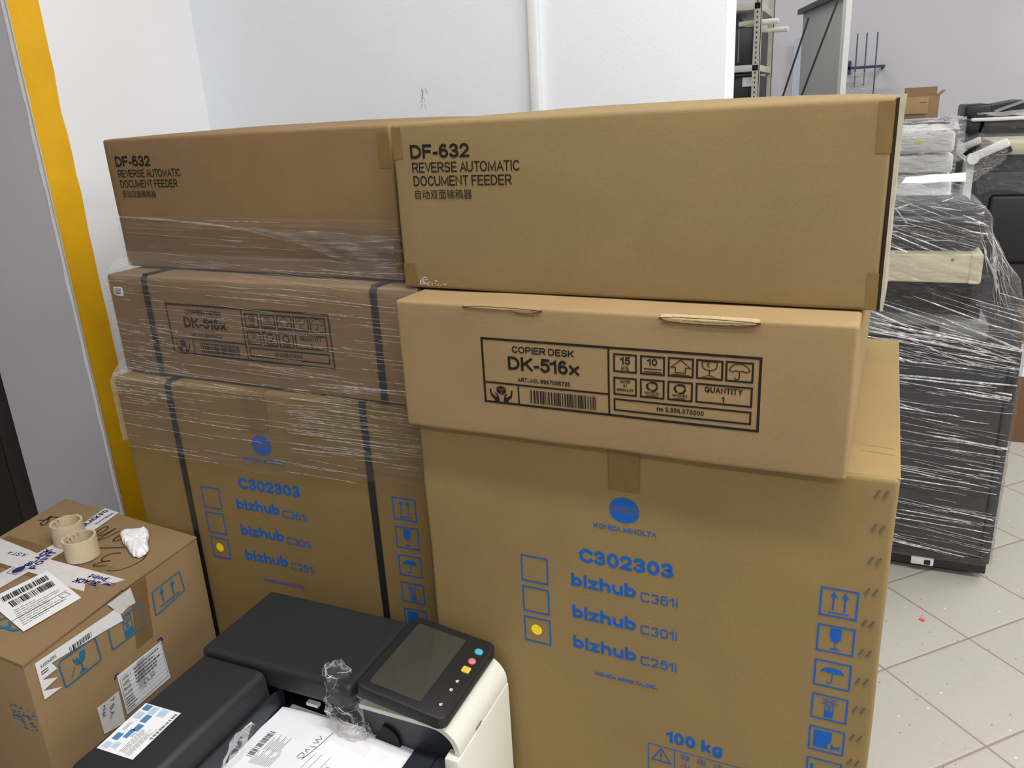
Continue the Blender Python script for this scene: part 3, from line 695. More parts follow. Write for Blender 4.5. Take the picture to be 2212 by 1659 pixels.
def feeder_carton(label, loc, rz, mat, du=0.0, dz=0.0, bare=True):
    w, d, h = .7345, .60, .262
    z0 = 1.2665
    t = thing('feeder_carton', label, 'box', (loc[0], loc[1], z0), rz)
    wb = w - (.0082 if bare else 0)
    fn = bulge(.012, .0022, 51 if bare else 64, wb, d, h, .0012)
    obj('body', rounded(wb, d, h, .0048, (26, 14, 12), fn), mat, t)
    F = facemap(fn, z0); X = lambda u: u + du; Z = lambda z: z + dz
    k = Ink(); k.text('DF-632', X(.0335), Z(1.4752), .0212, .1066, t=.20, gap=.09); k.build('type_code', 'ink_black', t, F)
    k = Ink(); k.text('REVERSE AUTOMATIC', X(.0347), Z(1.4538), .0154, .1895, t=.138, gap=.11); k.text('DOCUMENT FEEDER', X(.0352), Z(1.4332), .0154, .1752, t=.138, gap=.11)
    k.build('printed_name', 'ink_black', t, F)
    cjk('自动双面输稿器', X(.0362), Z(1.4126), .1045, .0150, 'printed_characters', 'ink_black', t, F)
    tp = [[(0.001, 1.5230), (.0183, 1.5235), (.0195, 1.4758), (.0012, 1.4745)], [(.0012, 1.3078), (.0228, 1.3078), (.0278, 1.2700), (.0012, 1.2700)]] if bare else [[(.0045, 1.515), (.012, 1.515), (.012, 1.30), (.0045, 1.30)]]
    for p in tp: patch('tape', 'tape_brown', t, p, F, lift=.0006)
    if bare:
        for p in ([(.7079, 1.5245), (.7262, 1.5245), (.7262, 1.4644), (.7085, 1.4644)], [(.7115, 1.3154)] + [(.7115 + .0012 * i, 1.3154 + .0012 * (i % 2)) for i in range(1, 13)] + [(.7262, 1.268), (.7125, 1.268)]): patch('tape', 'tape_brown', t, p, F, lift=.0006)
        # doubled right side: dark corrugated edge, then the pale outer sheet
        sp = NB(); box(sp, wb, wb + .0036, .0005, .12, .001, h - .001); obj('side_flute', sp, 'flute_dark', t)
        sp = NB(); n = 40
        L = [[], [], [], []]
        for i in range(n + 1):
            z = h * 1.012 * i / n; wob = .0016 * noise.noise((z * 22, 5.1, 0)); g = .0015 + .001 * noise.noise((z * 60, 2, 2))
            for j, (x, y) in enumerate(((wb + .0038, -.0005 + g), (wb + .0074 + .0040 * (i / n) ** 3 + wob * .8, .0005 + g), (wb + .0074 + wob * .8, .14), (wb + .0038, .14))): L[j].append(sp.verts.new((x, y, z)))
        for i in range(n):
            for j in range(4): sp.faces.new((L[j][i], L[(j + 1) % 4][i], L[(j + 1) % 4][i + 1], L[j][i + 1]))
        sp.faces.new([L[j][n] for j in range(4)])
        bmesh.ops.recalc_face_normals(sp, faces=sp.faces)
        obj('side_sheet', sp, 'sheet_pale', t)
        k = Ink(); rr = random.Random(9)
        for i in range(70):
            x = .030 + .0032 * int(abs(rr.gauss(0, 6))); z = 1.2715 + rr.uniform(0, .013) * (1 if x < .045 else .6)
            k.rect(x, z, x + rr.uniform(.0008, .0024), z + rr.uniform(.0006, .0022))
        k.build('glue_scuff', 'tape_white', t, F, lift=.0007)
    else:
        patch('tape', 'tape_brown', t, [(.7081, 1.5165), (.7325, 1.517), (.7325, 1.4585), (.7083, 1.4595)], F, lift=.0006)
    return t
FR = feeder_carton('long brown feeder carton with taped corners and dark raw edge, topmost of unwrapped stack', (-0.7030, 1.1401), -0.0449, 'card_feeder')
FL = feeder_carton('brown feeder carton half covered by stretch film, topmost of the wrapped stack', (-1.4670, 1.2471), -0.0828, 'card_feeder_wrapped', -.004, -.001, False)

# ------------------------------------------------------------------ stretch film round the left stack
def plane_y(o, yaw): return lambda x: o[1] + (x - o[0]) * math.tan(yaw)
yB, yD, yF = plane_y((-1.4436, 1.1325), .0188), plane_y((-1.4500, 1.1735), -.045), plane_y((-1.467, 1.2471), -.0828)
def sm(a, b, x):
    t_ = max(0, min(1, (x - a) / (b - a))); return t_ * t_ * (3 - 2 * t_)
def film_y(x, z):
    e = .0085
    a = yB(x) - e; b = yD(x) - e; c = yF(x) - e
    y = a if z < 1.044 else a + (b - a) * min(1, (z - 1.044) / .030)
    if z > 1.256: y = b + (c - b) * min(1, (z - 1.256) / .045)
    return y
def film_xl(z):
    v = -1.4436
    v += (-1.4500 + 1.4436) * sm(1.045, 1.06, z) + (-1.467 + 1.4582) * sm(1.26, 1.29, z)
    return v - .0025
def film_xr(z): return -.7035 + (-.681 + .7035) * sm(1.05, 1.075, z) + (-.735 + .681) * sm(1.262, 1.29, z) + .002
fs = thing('stretch_film', 'clear stretch film wound around the strapped desk carton and the cartons above and below it', 'film', (-1.08, 1.13, 0.90))
bm = NB(); rows = []; nz, nx = 230, 110
for j in range(nz + 1):
    tz = j / nz; row = []
    for i in range(-8, nx + 7):
        if i < 0: x0, s = 0, -i / 8
        elif i > nx: x0, s = 1, (i - nx) / 6
        else: x0, s = i / nx, 0
        zbot = .905 - .032 * sm(0, .5, x0) + .022 * sm(.5, 1, x0)
        z = zbot + (1.3745 - zbot) * tz
        xl, xr = film_xl(z), film_xr(z); x = xl + (xr - xl) * x0
        w1 = noise.noise((x * 2.2, z * 95, 1.0)); w2 = noise.noise((x * 4, z * 210 + x * 6, 4.0))
        y = film_y(x, z) - .0012 * w1 - .0007 * w2
        if i < 0: y = y + s * .25; x += .0006 * w1 + .002 * s
        if i > nx: y = y + s * .35
        row.append(bm.verts.new((x, y, z + (.0012 * noise.noise((x * 9, z * 30, 7))))))
    rows.append(row)
for j in range(nz):
    for i in range(len(rows[0]) - 1): bm.faces.new((rows[j][i], rows[j][i + 1], rows[j + 1][i + 1], rows[j + 1][i]))
obj('film_sheet', bm, 'film_stack', fs, world=True)
def folds(name, parent, surf, n_, umin, umax, zmin, zmax, lmin, lmax, slope, wmin, wmax, seed, mat='film_fold', rise=.0012):
    """pressed folds of the film: thin raised ribs, their white also painting lamp glints, following surf(u, z) -> point"""
    rr = random.Random(seed); b_ = NB()
    for q in range(n_):
        L = lmin + (lmax - lmin) * rr.random() ** 2.2; u0 = rr.uniform(umin - .3 * L, umax - .3 * L); z0_ = rr.uniform(zmin, zmax); sl = rr.gauss(*slope); wd_ = wmin + (wmax - wmin) * rr.random() ** 3
        m_ = max(4, int(L / .02)); prev_ = None
        for i in range(m_ + 1):
            s_ = i / m_; u = u0 + L * s_
            if u < umin or u > umax: prev_ = None; continue
            z = z0_ + sl * L * s_ + .0015 * noise.noise((u * 12, q, 1)); ww = wd_ * (math.sin(PI * min(1, max(0, .04 + .92 * s_))) ** .6)
            if z < zmin - .005 or z > zmax + .005: prev_ = None; continue
            c_ = surf(u, z); cur_ = [b_.verts.new(c_ + Vector((0, 0, -ww))), b_.verts.new(c_ + Vector((0, -rise, 0))), b_.verts.new(c_ + Vector((0, 0, ww)))]
            if prev_:
                for j in range(2): b_.faces.new((prev_[j], cur_[j], cur_[j + 1], prev_[j + 1]))
            prev_ = cur_
    o_ = obj(name, b_, mat, parent, world=True); o_['kind'] = 'stuff'; return o_
folds('film_creases', fs, lambda u, z: Vector((u, film_y(u, z) - .0012, z)), 200, -1.445, -.69, .885, 1.37, .03, .34, (-.025, .02), .0002, .0009, 3, 'film_fold_soft')
folds('film_creases', fs, lambda u, z: Vector((u, film_y(u, z) - .0014, z)), 80, -1.445, -1.25, 1.0, 1.17, .02, .07, (-.05, .03), .0004, .0016, 8, 'film_fold_soft')
folds('film_creases', fs, lambda u, z: Vector((u, film_y(u, z) - .0014, z)), 80, -1.0, -.69, .93, 1.09, .05, .30, (.0, .03), .0003, .0012, 9, 'film_fold_soft')
# gathered upper edge running down across the feeder carton
def on_feeder(u, z, out=.012): return Vector((-1.467 + u * math.cos(-.0828), 1.2471 + u * math.sin(-.0828) - out, z))
bm = NB(); n = 90; prev = None
for i in range(n + 1):
    s = i / n; u = .01 + .72 * s; zc = 1.3735 - .012 * s - .052 * s * s
    wd_ = .0016 + .030 * sm(.45, 1, s); cur = []
    for j in range(7):
        q = j / 6 - .5
        cur.append(bm.verts.new(on_feeder(u, zc + q * wd_ * 2 + .004 * noise.noise((s * 16, q * 3, 1)) * sm(.3, 1, s), .012 + .006 * abs(noise.noise((s * 26, j * 1.1, 2))) + .003 * math.cos(q * 9 + s * 30))))
    if prev:
        for j in range(6): bm.faces.new((prev[j], cur[j], cur[j + 1], prev[j + 1]))
    prev = cur
obj('gathered_edge', bm, 'film_rope', fs, world=True)

# ================================================================== PARCEL (lower left)
Pb, Pr, Pf, Pl = (-1.745, 1.162), (-1.279, 1.119), (-1.24, .681), (-1.679, .706)
par = thing('parcel_carton', 'squat brown parcel carton with crossed white printed tapes and a shipping label on its lid', 'box', (-1.48, .92, 0))
def lid_pt(x, y, dz=0.0): return Vector((x, y, .70 + dz))
bm = NB(); quad = [Pf, Pr, Pb, Pl]; n = 10
def lerp(a, b, t_): return tuple(a[i] + (b[i] - a[i]) * t_ for i in range(len(a)))
prism(bm, quad, 'z', 0, .697)
bmesh.ops.bevel(bm, geom=list(bm.edges), offset=.004, segments=2, affect='EDGES', profile=.5)
obj('body', bm, 'card_parcel', par, world=True)
# two lid flaps, the seam between them running left to right along tape B, lifting a little at the right edge
def flap(c, lift):
    b = NB(); nu, nv = 14, 8; g0, g1 = [], []
    for i in range(nu + 1):
        r0, r1 = [], []
        for j in range(nv + 1):
            u, v = i / nu, j / nv
            p = lerp(lerp(c[0], c[1], u), lerp(c[3], c[2], u), v); h = .6975 + lift * (u ** 3) * (1 - v) ** 2 + .0008 * noise.noise((p[0] * 14, p[1] * 14, 0))
            r0.append(b.verts.new((p[0], p[1], h))); r1.append(b.verts.new((p[0], p[1], h + .0032)))
        g0.append(r0); g1.append(r1)
    for i in range(nu):
        for j in range(nv):
            b.faces.new((g1[i][j], g1[i + 1][j], g1[i + 1][j + 1], g1[i][j + 1])); b.faces.new((g0[i][j + 1], g0[i + 1][j + 1], g0[i + 1][j], g0[i][j]))
    for i in range(nu):
        b.faces.new((g0[i][0], g0[i + 1][0], g1[i + 1][0], g1[i][0])); b.faces.new((g0[i + 1][nv], g0[i][nv], g1[i][nv], g1[i + 1][nv]))
    for j in range(nv):
        b.faces.new((g0[nu][j], g0[nu][j + 1], g1[nu][j + 1], g1[nu][j])); b.faces.new((g0[0][j + 1], g0[0][j], g1[0][j], g1[0][j + 1]))
    return b
ml = (-1.7105, .925); mr = (-1.2605, .905)
mr = (-1.2595, .905)
obj('lid_flap', flap([ml, mr, Pr, Pb], .004), 'card_parcel', par, world=True)
obj('lid_flap', flap([(ml[0], ml[1] - .002), (mr[0], mr[1] - .002), (Pf[0] + .002, Pf[1] - .001), Pl], .006), 'card_parcel', par, world=True)
LZ = .7016
def onlid(name, mat, polys, dz=0.0, lines=None, w=.003):
    k = Ink()
    for p in polys or []: k.poly(p)
    for l in lines or []:
        k.stroke(l, w)
    return k.build(name, mat, par, (par.location.x * -1, par.location.y * -1, LZ + dz), (1, 0, 0), (0, 1, 0), .0005)
def smooth_path(p, n=5):
    o = []
    P = [Vector(q) for q in p]
    for i in range(len(P) - 1):
        a, b, c, d = P[max(i - 1, 0)], P[i], P[i + 1], P[min(i + 2, len(P) - 1)]
        for j in range(n):
            s = j / n; o.append(tuple(.5 * ((2 * b) + (c - a) * s + (2 * a - 5 * b + 4 * c - d) * s * s + (3 * b - a - 3 * c + d) * s ** 3)))
    o.append(tuple(P[-1])); return o
onlid('brown_tape', 'tape_parcel', [[(-1.70, .985), (-1.28, .958), (-1.275, .865), (-1.70, .895)]], .0)
ta = onlid('white_tape', 'tape_white', [[(-1.562, .760), (-1.561, .993), (-1.598, 1.1535), (-1.544, 1.1475), (-1.510, .97), (-1.506, .760)]], .0006); ta['label'] = 'white printed tape running to the far edge'
tb_ = onlid('white_tape', 'tape_white', [[(-1.705, .968), (-1.60, .955), (-1.499, .940), (-1.38, .938), (-1.266, .934), (-1.266, .876), (-1.366, .877), (-1.48, .889), (-1.602, .895), (-1.70, .898)]], .0012); tb_['label'] = 'white printed tape over the lid seam'
def lidtext(name, mat, tx, p0, p1, h, t=.18, flip=1, parent=None, dz=.002):
    p0, p1 = Vector(p0), Vector(p1); U = (p1 - p0).normalized(); V = Vector((-U.y, U.x)) * flip
    k = Ink(); k.text(tx, 0, 0, h, (p1 - p0).length, t=t)
    off = base_of(par)
    return k.build(name, mat, par, Vector((p0.x, p0.y, LZ + dz)) - off, (U.x, U.y, 0), (V.x, V.y, 0), .0005)
lidtext('tape_print', 'ink_navy', 'BLACK PO', (-1.562, 1.070), (-1.574, 1.146), .014)
lidtext('tape_print', 'ink_navy', 'www.blac', (-1.5445, 1.085), (-1.551, 1.140), .008)
lidtext('tape_print', 'ink_navy', 'BLACK', (-1.524, .906), (-1.540, .972), .016, .22)
lidtext('tape_print', 'ink_navy', 'POINT', (-1.503, .902), (-1.522, .969), .016, .22)
lidtext('tape_print', 'ink_navy', 'BLACK', (-1.325, .912), (-1.385, .908), .016, .22)
lidtext('tape_print', 'ink_navy', 'point', (-1.322, .926), (-1.368, .928), .014, .2)
lidtext('tape_print', 'ink_navy', 'A ST A', (-1.575, .940), (-1.625, .936), .012, .14)
k = Ink(); k.disc(-1.535, .889, .010, .013); TE = lambda k: k.build('tape_emblem', 'ink_navy', par, -base_of(par) + Vector((0, 0, LZ + .002)), (1, 0, 0), (0, 1, 0), .0006)
TE(k); k = Ink(); k.disc(-1.3055, .9045, .012, .008); TE(k); k = Ink(); k.stroke([(-1.552, .893), (-1.548, .872), (-1.522, .874), (-1.522, .9), ], .0012); TE(k); k = Ink()
k.frame(-1.322, .893, -1.290, .916, .0010)
k.build('tape_emblem', 'ink_navy', par, -base_of(par) + Vector((0, 0, LZ + .002)), (1, 0, 0), (0, 1, 0), .0006)
lb = onlid('shipping_label', 'label_white', [[(-1.488, .789), (-1.471, .906), (-1.314, .858), (-1.321, .744)]], .0022)
def quad_ink(k, q): return lambda a, b: lerp(lerp(q[0], q[1], a), lerp(q[3], q[2], a), b)
def quadbars(k, q, n, seed, b0=0, b1=1):
    kk = Ink(); kk.barcode(0, b0, 1, b1, n, seed); f = quad_ink(k, q)
    for p in kk.P: k.poly([f(*c) for c in p])
def quadlines(k, q, rows, seed, th=.25, fill=.5):
    kk = Ink(); kk.lines(0, 0, 1, 1, rows, th / rows, seed, fill); f = quad_ink(k, q)
    for p in kk.P: k.poly([f(*c) for c in p])
k = Ink()
quadbars(k, [(-1.469, .804), (-1.456, .893), (-1.434, .884), (-1.448, .795)], 34, 8); quadbars(k, [(-1.439, .798), (-1.426, .882), (-1.403, .873), (-1.414, .790)], 34, 9)
quadlines(k, [(-1.404, .783), (-1.393, .872), (-1.330, .848), (-1.336, .755)], 9, 3, .16, .4)
k.stroke([(-1.372, .758), (-1.364, .865)], .0012); k.stroke([(-1.345, .775), (-1.338, .845)], .0009); k.frame(-1.36, .845, -1.345, .86, .0008)
k.build('label_print', 'ink_black', par, -base_of(par) + Vector((0, 0, LZ + .0032)), (1, 0, 0), (0, 1, 0), .0003)
# marker writing
for p in (
    [(-1.702, 1.059), (-1.684, 1.065), (-1.691, 1.083), (-1.682, 1.048)], [(-1.682, 1.048), (-1.668, 1.044), (-1.669, 1.056), (-1.686, 1.076), (-1.679, 1.082), (-1.658, 1.082)], [(-1.665, 1.069), (-1.658, 1.073), (-1.649, 1.056), (-1.647, 1.048)],
    [(-1.512, 1.053), (-1.518, 1.077), (-1.513, 1.087), (-1.504, 1.081), (-1.502, 1.065), (-1.504, 1.046)], [(-1.5, 1.043), (-1.488, 1.065), (-1.486, 1.087), (-1.482, 1.037), (-1.471, 1.05), (-1.467, 1.083)], [(-1.451, 1.069), (-1.449, 1.053), (-1.443, 1.043), (-1.435, 1.048), (-1.431, 1.063)],
    [(-1.448, 1.01), (-1.422, 1.02), (-1.395, 1.031)], [(-1.382, 1.01), (-1.396, 1.004), (-1.405, .99), (-1.4, .976), (-1.389, .973), (-1.378, .98), (-1.391, .97), (-1.398, .957), (-1.395, .953), (-1.382, .956), (-1.371, .964)], [(-1.351, .948), (-1.331, .956), (-1.317, .979), (-1.315, 1.005), (-1.323, 1.024)]):
    onlid('marker_stroke', 'ink_marker', None, .0008, [smooth_path(p)], .0024)
onlid('blue_print', 'ink_teal', None, .0004, [smooth_path(p) for p in ([(-1.43, .775), (-1.418, .760), (-1.402, .757), (-1.398, .768)], [(-1.392, .742), (-1.374, .741), (-1.367, .749), (-1.379, .759)], [(-1.366, .744), (-1.352, .742), (-1.338, .747)])], .006)
# right side of the parcel: u from front corner to right corner, z up
pu = Vector((-.08869, .99606, 0)); PO = Vector((Pf[0], Pf[1], 0)) - base_of(par) + Vector((.0006, 0, 0))
def onside(name, mat, fn, lift=.0006):
    k = Ink(); fn(k); return k.build(name, mat, par, PO, pu, (0, 0, 1), lift)
def up_ic(k):
    k.stroke([(.288, .606), (.291, .654), (.294, .656), (.368, .657), (.371, .654), (.375, .611), (.372, .608), (.291, .603)], .003, True)
    for cx in (.315, .345):
        k.rect(cx - .002, .619, cx + .002, .642); k.poly([(cx - .007, .640), (cx + .007, .640), (cx, .651)])
    k.rect(.304, .612, .360, .6155)
def st_ic(k):
    k.stroke([(.172, .608), (.173, .648), (.176, .652), (.252, .653), (.256, .650), (.258, .605), (.254, .601), (.176, .604)], .003, True)
    k.rect(.206, .606, .229, .620); k.frame(.206, .6215, .229, .636, .0015); k.frame(.206, .6375, .229, .651, .0012); k.stroke([(.206, .638), (.229, .651)], .0014); k.stroke([(.206, .651), (.229, .638)], .0014); k.text('6', .2135, .6245, .009, .007, t=.2)
def gl_ic(k):
    k.stroke([(.062, .608), (.061, .655), (.065, .659), (.138, .656), (.142, .652), (.144, .607), (.140, .604), (.066, .605)], .003, True)
    k.poly([(.088, .648), (.093, .640), (.096, .645), (.101, .637), (.105, .650), (.116, .648)] + [(.116, .640), (.112, .630), (.103, .627), (.094, .630), (.089, .640)]); k.rect(.1015, .612, .1045, .628)
    k.poly([(.092, .609), (.114, .609), (.103, .615)]); k.stroke([(.088, .628), (.078, .614)], .002)
onside('brown_tape', 'tape_parcel', lambda k: k.poly([(.243, .697), (.284, .697), (.270, .567), (.225, .567)]), .0005)
onside('handling_symbol', 'ink_teal', up_ic, .0008); onside('handling_symbol', 'ink_teal', st_ic, .0008); onside('handling_symbol', 'ink_teal', gl_ic, .0008)
tl = onside('torn_label', 'label_white', lambda k: k.poly([(.02, .6885), (.184, .6785), (.205, .679), (.209, .645), (.16, .653), (.049, .668), (.056, .651), (.025, .651), (.053, .635), (.021, .631), (.056, .612), (.019, .614)]), .0012)
tl['label'] = 'torn white paper label'
k = Ink(); k.barcode(0, 0, .05, .011, 16, 4); kk = Ink()
for p in k.P: kk.poly([(.087 + a, .6655 - a * .02 + b - .004) for a, b in p])
kk.build('barcode', 'ink_black', par, PO, pu, (0, 0, 1), .0018); kk = Ink(); kk.text('K/IZOMERS', .028, .6725, .006, .032, t=.12); kk.lines(.026, .659, .042, .668, 2, .002, 5, .7)
kk.build('torn_label_print', 'ink_black', par, PO, pu, (0, 0, 1), .0018)
onside('white_tape', 'tape_white', lambda k: k.poly([(.183, .6985), (.242, .698), (.246, .661), (.228, .664), (.209, .660), (.200, .672)]), .0018)['label'] = 'folded end of white tape'
dl = onside('document_label', 'paper_white', lambda k: k.poly([(.166, .549), (.285, .543), (.288, .450), (.168, .456)]), .0012)
def down(k, tx, u, z, h, w_):
    q = Ink(); q.text(tx, 0, 0, h, w_, t=.15)
    for p in q.P: k.poly([(u + b * .9 - a * .25, z - a * .95) for a, b in p])
def doc_print(k):
    k.frame(.170, .459, .284, .540, .0008)
    for i, s in enumerate(('MODEL A', 'MODEL', 'BRAND', 'DATE')): k.text(s, .174, .530 - i * .0115, .0058, .024 if i == 0 else .018, t=.16)
    for i in range(8): k.rect(.171, .526 - i * .0095, .283, .5265 - i * .0095)
    k.lines(.205, .500, .280, .538, 5, .004, 6, .6); k.lines(.172, .461, .200, .492, 5, .003, 7, .5); k.text('OUR', .222, .484, .012, .030, t=.1)
onside('document_print', 'ink_grey', doc_print, .0018)
onside('clear_tape', 'film_rope', lambda k: k.poly([(.214, .545), (.236, .546), (.224, .480), (.206, .485)]), .0024)
onside('pen_corner', 'ink_navy', lambda k: k.stroke([(.160, .545), (.164, .552), (.172, .551)], .003), .0014); onside('pen_corner', 'ink_navy', lambda k: k.stroke([(.276, .551), (.287, .550), (.290, .541)], .003), .0014)
onside('white_tape', 'tape_white', lambda k: k.poly([(.109, .521), (.135, .518), (.162, .518), (.160, .444), (.11, .459)]), .0012)['label'] = 'white tape patch below the document label'
onside('tape_print', 'ink_navy', lambda k: (down(k, 'T S.A.', .140, .516, .011, .040), down(k, 'nl.pl', .121, .514, .009, .022)), .0018)

fu = (Vector((Pf[0], Pf[1], 0)) - Vector((Pl[0], Pl[1], 0))).normalized()
k = Ink(); rr = random.Random(12)
for q in range(60):
    x, z = rr.uniform(.36, .43), rr.uniform(.55, .60); k.rect(x, z, x + rr.uniform(.003, .010), z + rr.uniform(.001, .003))
k.build('faded_print', 'ink_teal', par, Vector((Pl[0], Pl[1], 0)) - base_of(par), fu, (0, 0, 1), .0008)['kind'] = 'stuff'
# cardboard cores and the plaster lump on the parcel lid
def core(label, x, y, seed, rz):
    r, ri, h = .0325, .0282, .046
    b = NB(); n = 48; rings = []
    prof = [(r, 0), (r, h * .3), (r * 1.003, h * .65), (r, h), (ri, h), (ri, h * .5), (ri, 0)]
    for k_ in range(n):
        a = 2 * PI * k_ / n; ring = []
        for q, (rad, z) in enumerate(prof):
            jag = (.0022 * noise.noise((math.cos(a) * 4 + seed, math.sin(a) * 4, 3)) + .0012 * noise.noise((math.cos(a) * 16 + seed, math.sin(a) * 16, 5))) if q in (3, 4) else 0
            rr_ = rad + (.0006 * noise.noise((math.cos(a) * 3, math.sin(a) * 3 + seed, z * 40)))
            ring.append(b.verts.new((rr_ * math.cos(a), rr_ * math.sin(a), z + jag)))
        rings.append(ring)
    for k_ in range(n):
        A_, B_2 = rings[k_], rings[(k_ + 1) % n]
        for q in range(len(prof)):
            q2 = (q + 1) % len(prof); b.faces.new((A_[q], B_2[q], B_2[q2], A_[q2]))
    bmesh.ops.recalc_face_normals(b, faces=b.faces)
    t = thing('tape_core', label, 'tape core', (x, y, .7046), rz, 'empty tape cores on the parcel')
    obj('ring', b, 'core_card', t)
    b = NB()
    for s in range(4):
        a = 2.2 + s * .35; p = Vector((ri * .98 * math.cos(a), ri * .98 * math.sin(a), h * (.93 - .06 * s)))
        tube(b, [p, p + Vector((-.004 * math.cos(a), -.004 * math.sin(a), .003)), p + Vector((-.008 * math.cos(a), -.007 * math.sin(a), -.001))], [.0016, .0013, .0004], 6)
    obj('torn_fibre', b, 'core_card', t)
core('pale cardboard tape core standing in front, partly hiding the other core', -1.447, .972, 2, 0.3)
core('pale cardboard tape core standing behind the other core, half hidden by it', -1.536, 1.012, 9, 0.9)
fo = [(-1.443, 1.063), (-1.446, 1.077), (-1.412, 1.094), (-1.412, 1.101), (-1.394, 1.094), (-1.375, 1.078), (-1.359, 1.059), (-1.331, 1.037), (-1.322, 1.021), (-1.325, 1.005), (-1.341, 1.005), (-1.355, 1.012), (-1.39, 1.031), (-1.408, 1.039), (-1.427, 1.052)]
b = NB(); cx, cy = -1.385, 1.05; nl, nn_ = 7, 90; prev = None
def fo_at(t_):
    q = t_ * len(fo); i = int(q) % len(fo); return lerp(fo[i], fo[(i + 1) % len(fo)], q - int(q))
for l in range(nl + 1):
    s = l / nl; sc = [1.0, 1.03, 1.0, .93, .8, .58, .3, .02][l]; zz = [0, .003, .007, .0105, .012, .0125, .0125, .0125][l]; ring = []
    for i in range(nn_):
        p = fo_at(i / nn_); x = cx + (p[0] - cx) * sc; y = cy + (p[1] - cy) * sc
        jit = .0042 * noise.noise((x * 160, y * 160, 1)) + .002 * noise.noise((x * 400, y * 400, 2))
        ring.append(b.verts.new((x + jit * (1 if l < 4 else .5), y - jit * .8 * (1 if l < 4 else .5), .7042 + max(0, zz + (jit * .9 if l else 0)))))
    if prev:
        for i in range(nn_): b.faces.new((prev[i], prev[(i + 1) % nn_], ring[(i + 1) % nn_], ring[i]))
    prev = ring
b.faces.new(prev)
bmesh.ops.recalc_face_normals(b, faces=b.faces)
pl = obj('plaster_chunk', b, 'plaster', None, loc=(cx, cy, .7042)); tag(pl, 'crumbly white plaster chunk lying on the parcel lid beside marker writing', 'plaster chunk')

# ================================================================== PRINTER (bottom centre)
pr = thing('office_printer', 'black and white office printer with tilted touch panel, papers on its tray', 'printer', (-.79, .80, 0))
def W(name, bm_, mat, parent=pr): return obj(name, bm_, mat, parent, world=True)
# chassis up to the output tray
bm = NB(); box(bm, -1.050, -.535, .50, 1.072, .02, .525, .012, 3); W('chassis', bm, 'printer_black')
for fx in (-1.0, -.60):
    for fy in (.56, 1.02): W('foot', bx(fx - .02, fx + .02, fy - .02, fy + .02, 0, .022, bev=.003), 'cavity_black')
# rear cover
def slab(x0, x1, y0, y1, z0, z1, r): b_ = rounded(x1 - x0, y1 - y0, z1 - z0, r, (6, 6, 3)); bmesh.ops.translate(b_, verts=b_.verts, vec=(x0, y0, z0)); return b_
W('rear_cover', slab(-1.054, -.727, .880, 1.079, .592, .640, .010), 'printer_black')
W('rear_wall', bx(-1.048, -.70, .935, 1.07, .52, .596, bev=.002), 'cavity_black')
W('output_slot', bx(-.905, -.715, .905, .94, .572, .590, bev=.002), 'printer_blue_lit')
W('paper_flag', bx(-.838, -.814, .894, .903, .563, .569), 'label_white')['label'] = 'small white flag in the output slot'
# left arm
b = NB(); arm = [(-1.052, .52)] + [(-1.050, .60)] + [(-1.050 + .016 - .016 * math.cos(math.radians(a)), .614 + .016 * math.sin(math.radians(a))) for a in range(0, 91, 15)] + [(-.903 - .014 + .014 * math.sin(math.radians(a)), .616 + .014 * math.cos(math.radians(a))) for a in range(0, 91, 15)] + [(-.893, .52)]
prism(b, arm, 'y', .595, .874)
fe = [e for e in b.edges if all(abs(v.co.y - .595) < 1e-5 for v in e.verts) and (e.verts[0].co.z + e.verts[1].co.z) > 1.1]
bmesh.ops.bevel(b, geom=fe, offset=.012, segments=3, affect='EDGES', profile=.5)
W('left_arm', b, 'printer_black')
W('arm_liner', bx(-.896, -.890, .60, .90, .525, .585, bev=.001), 'printer_blue_lit')
# information sticker on the arm
k = Ink(); k.poly([(-1.042, .742), (-.966, .744), (-.960, .640), (-1.035, .638)]); st = k.build('instruction_sticker', 'label_white', pr, -base_of(pr) + Vector((0, 0, .6302)), (1, 0, 0), (0, 1, 0), .0006); st['label'] = 'white and blue instruction sticker'
def stq(a, b): return lerp(lerp((-1.035, .638), (-.960, .640), a), lerp((-1.042, .742), (-.966, .744), a), b)
plain('sticker_blue', lin(78, 128, 176), .5, .4, .1, 200); plain('sticker_pale', lin(176, 202, 224), .5, .4, .08, 200)
def sq(kk, a0, b0, a1, b1): kk.poly([stq(a0, b0), stq(a1, b0), stq(a1, b1), stq(a0, b1)])
k = Ink()
for a0, b0, a1, b1 in ((.10, .22, .26, .36), (.06, .86, .24, .98), (.30, .64, .46, .80), (.34, .46, .50, .60), (.30, .30, .42, .48)): sq(k, a0, b0, a1, b1)
k.build('sticker_print', 'sticker_blue', st, -base_of(pr) + Vector((0, 0, .6302)), (1, 0, 0), (0, 1, 0), .0010)
k = Ink()
for a0, b0, a1, b1 in ((.28, .82, .44, .97), (.06, .68, .24, .82), (.06, .04, .24, .16), (.28, .08, .42, .20), (.52, .82, .72, .98), (.44, .34, .52, .44)): sq(k, a0, b0, a1, b1)
k.build('sticker_print', 'sticker_pale', st, -base_of(pr) + Vector((0, 0, .6302)), (1, 0, 0), (0, 1, 0), .0010)
k = Ink(); f = stq
for rows, a0, a1, b0, b1, sd in ((4, .54, .70, .06, .66, 1), (5, .72, .86, .04, .60, 2), (2, .10, .20, .42, .64, 3)):
    kk = Ink(); kk.lines(0, 0, 1, 1, rows, .3 / rows, sd, .7)
    for p in kk.P: k.poly([f(a0 + (a1 - a0) * y, b0 + (b1 - b0) * x) for x, y in p])
    k.build('sticker_print', 'ink_grey', st, -base_of(pr) + Vector((0, 0, .6302)), (1, 0, 0), (0, 1, 0), .0012); k = Ink()
kk = Ink(); kk.barcode(0, 0, 1, 1, 18, 3)
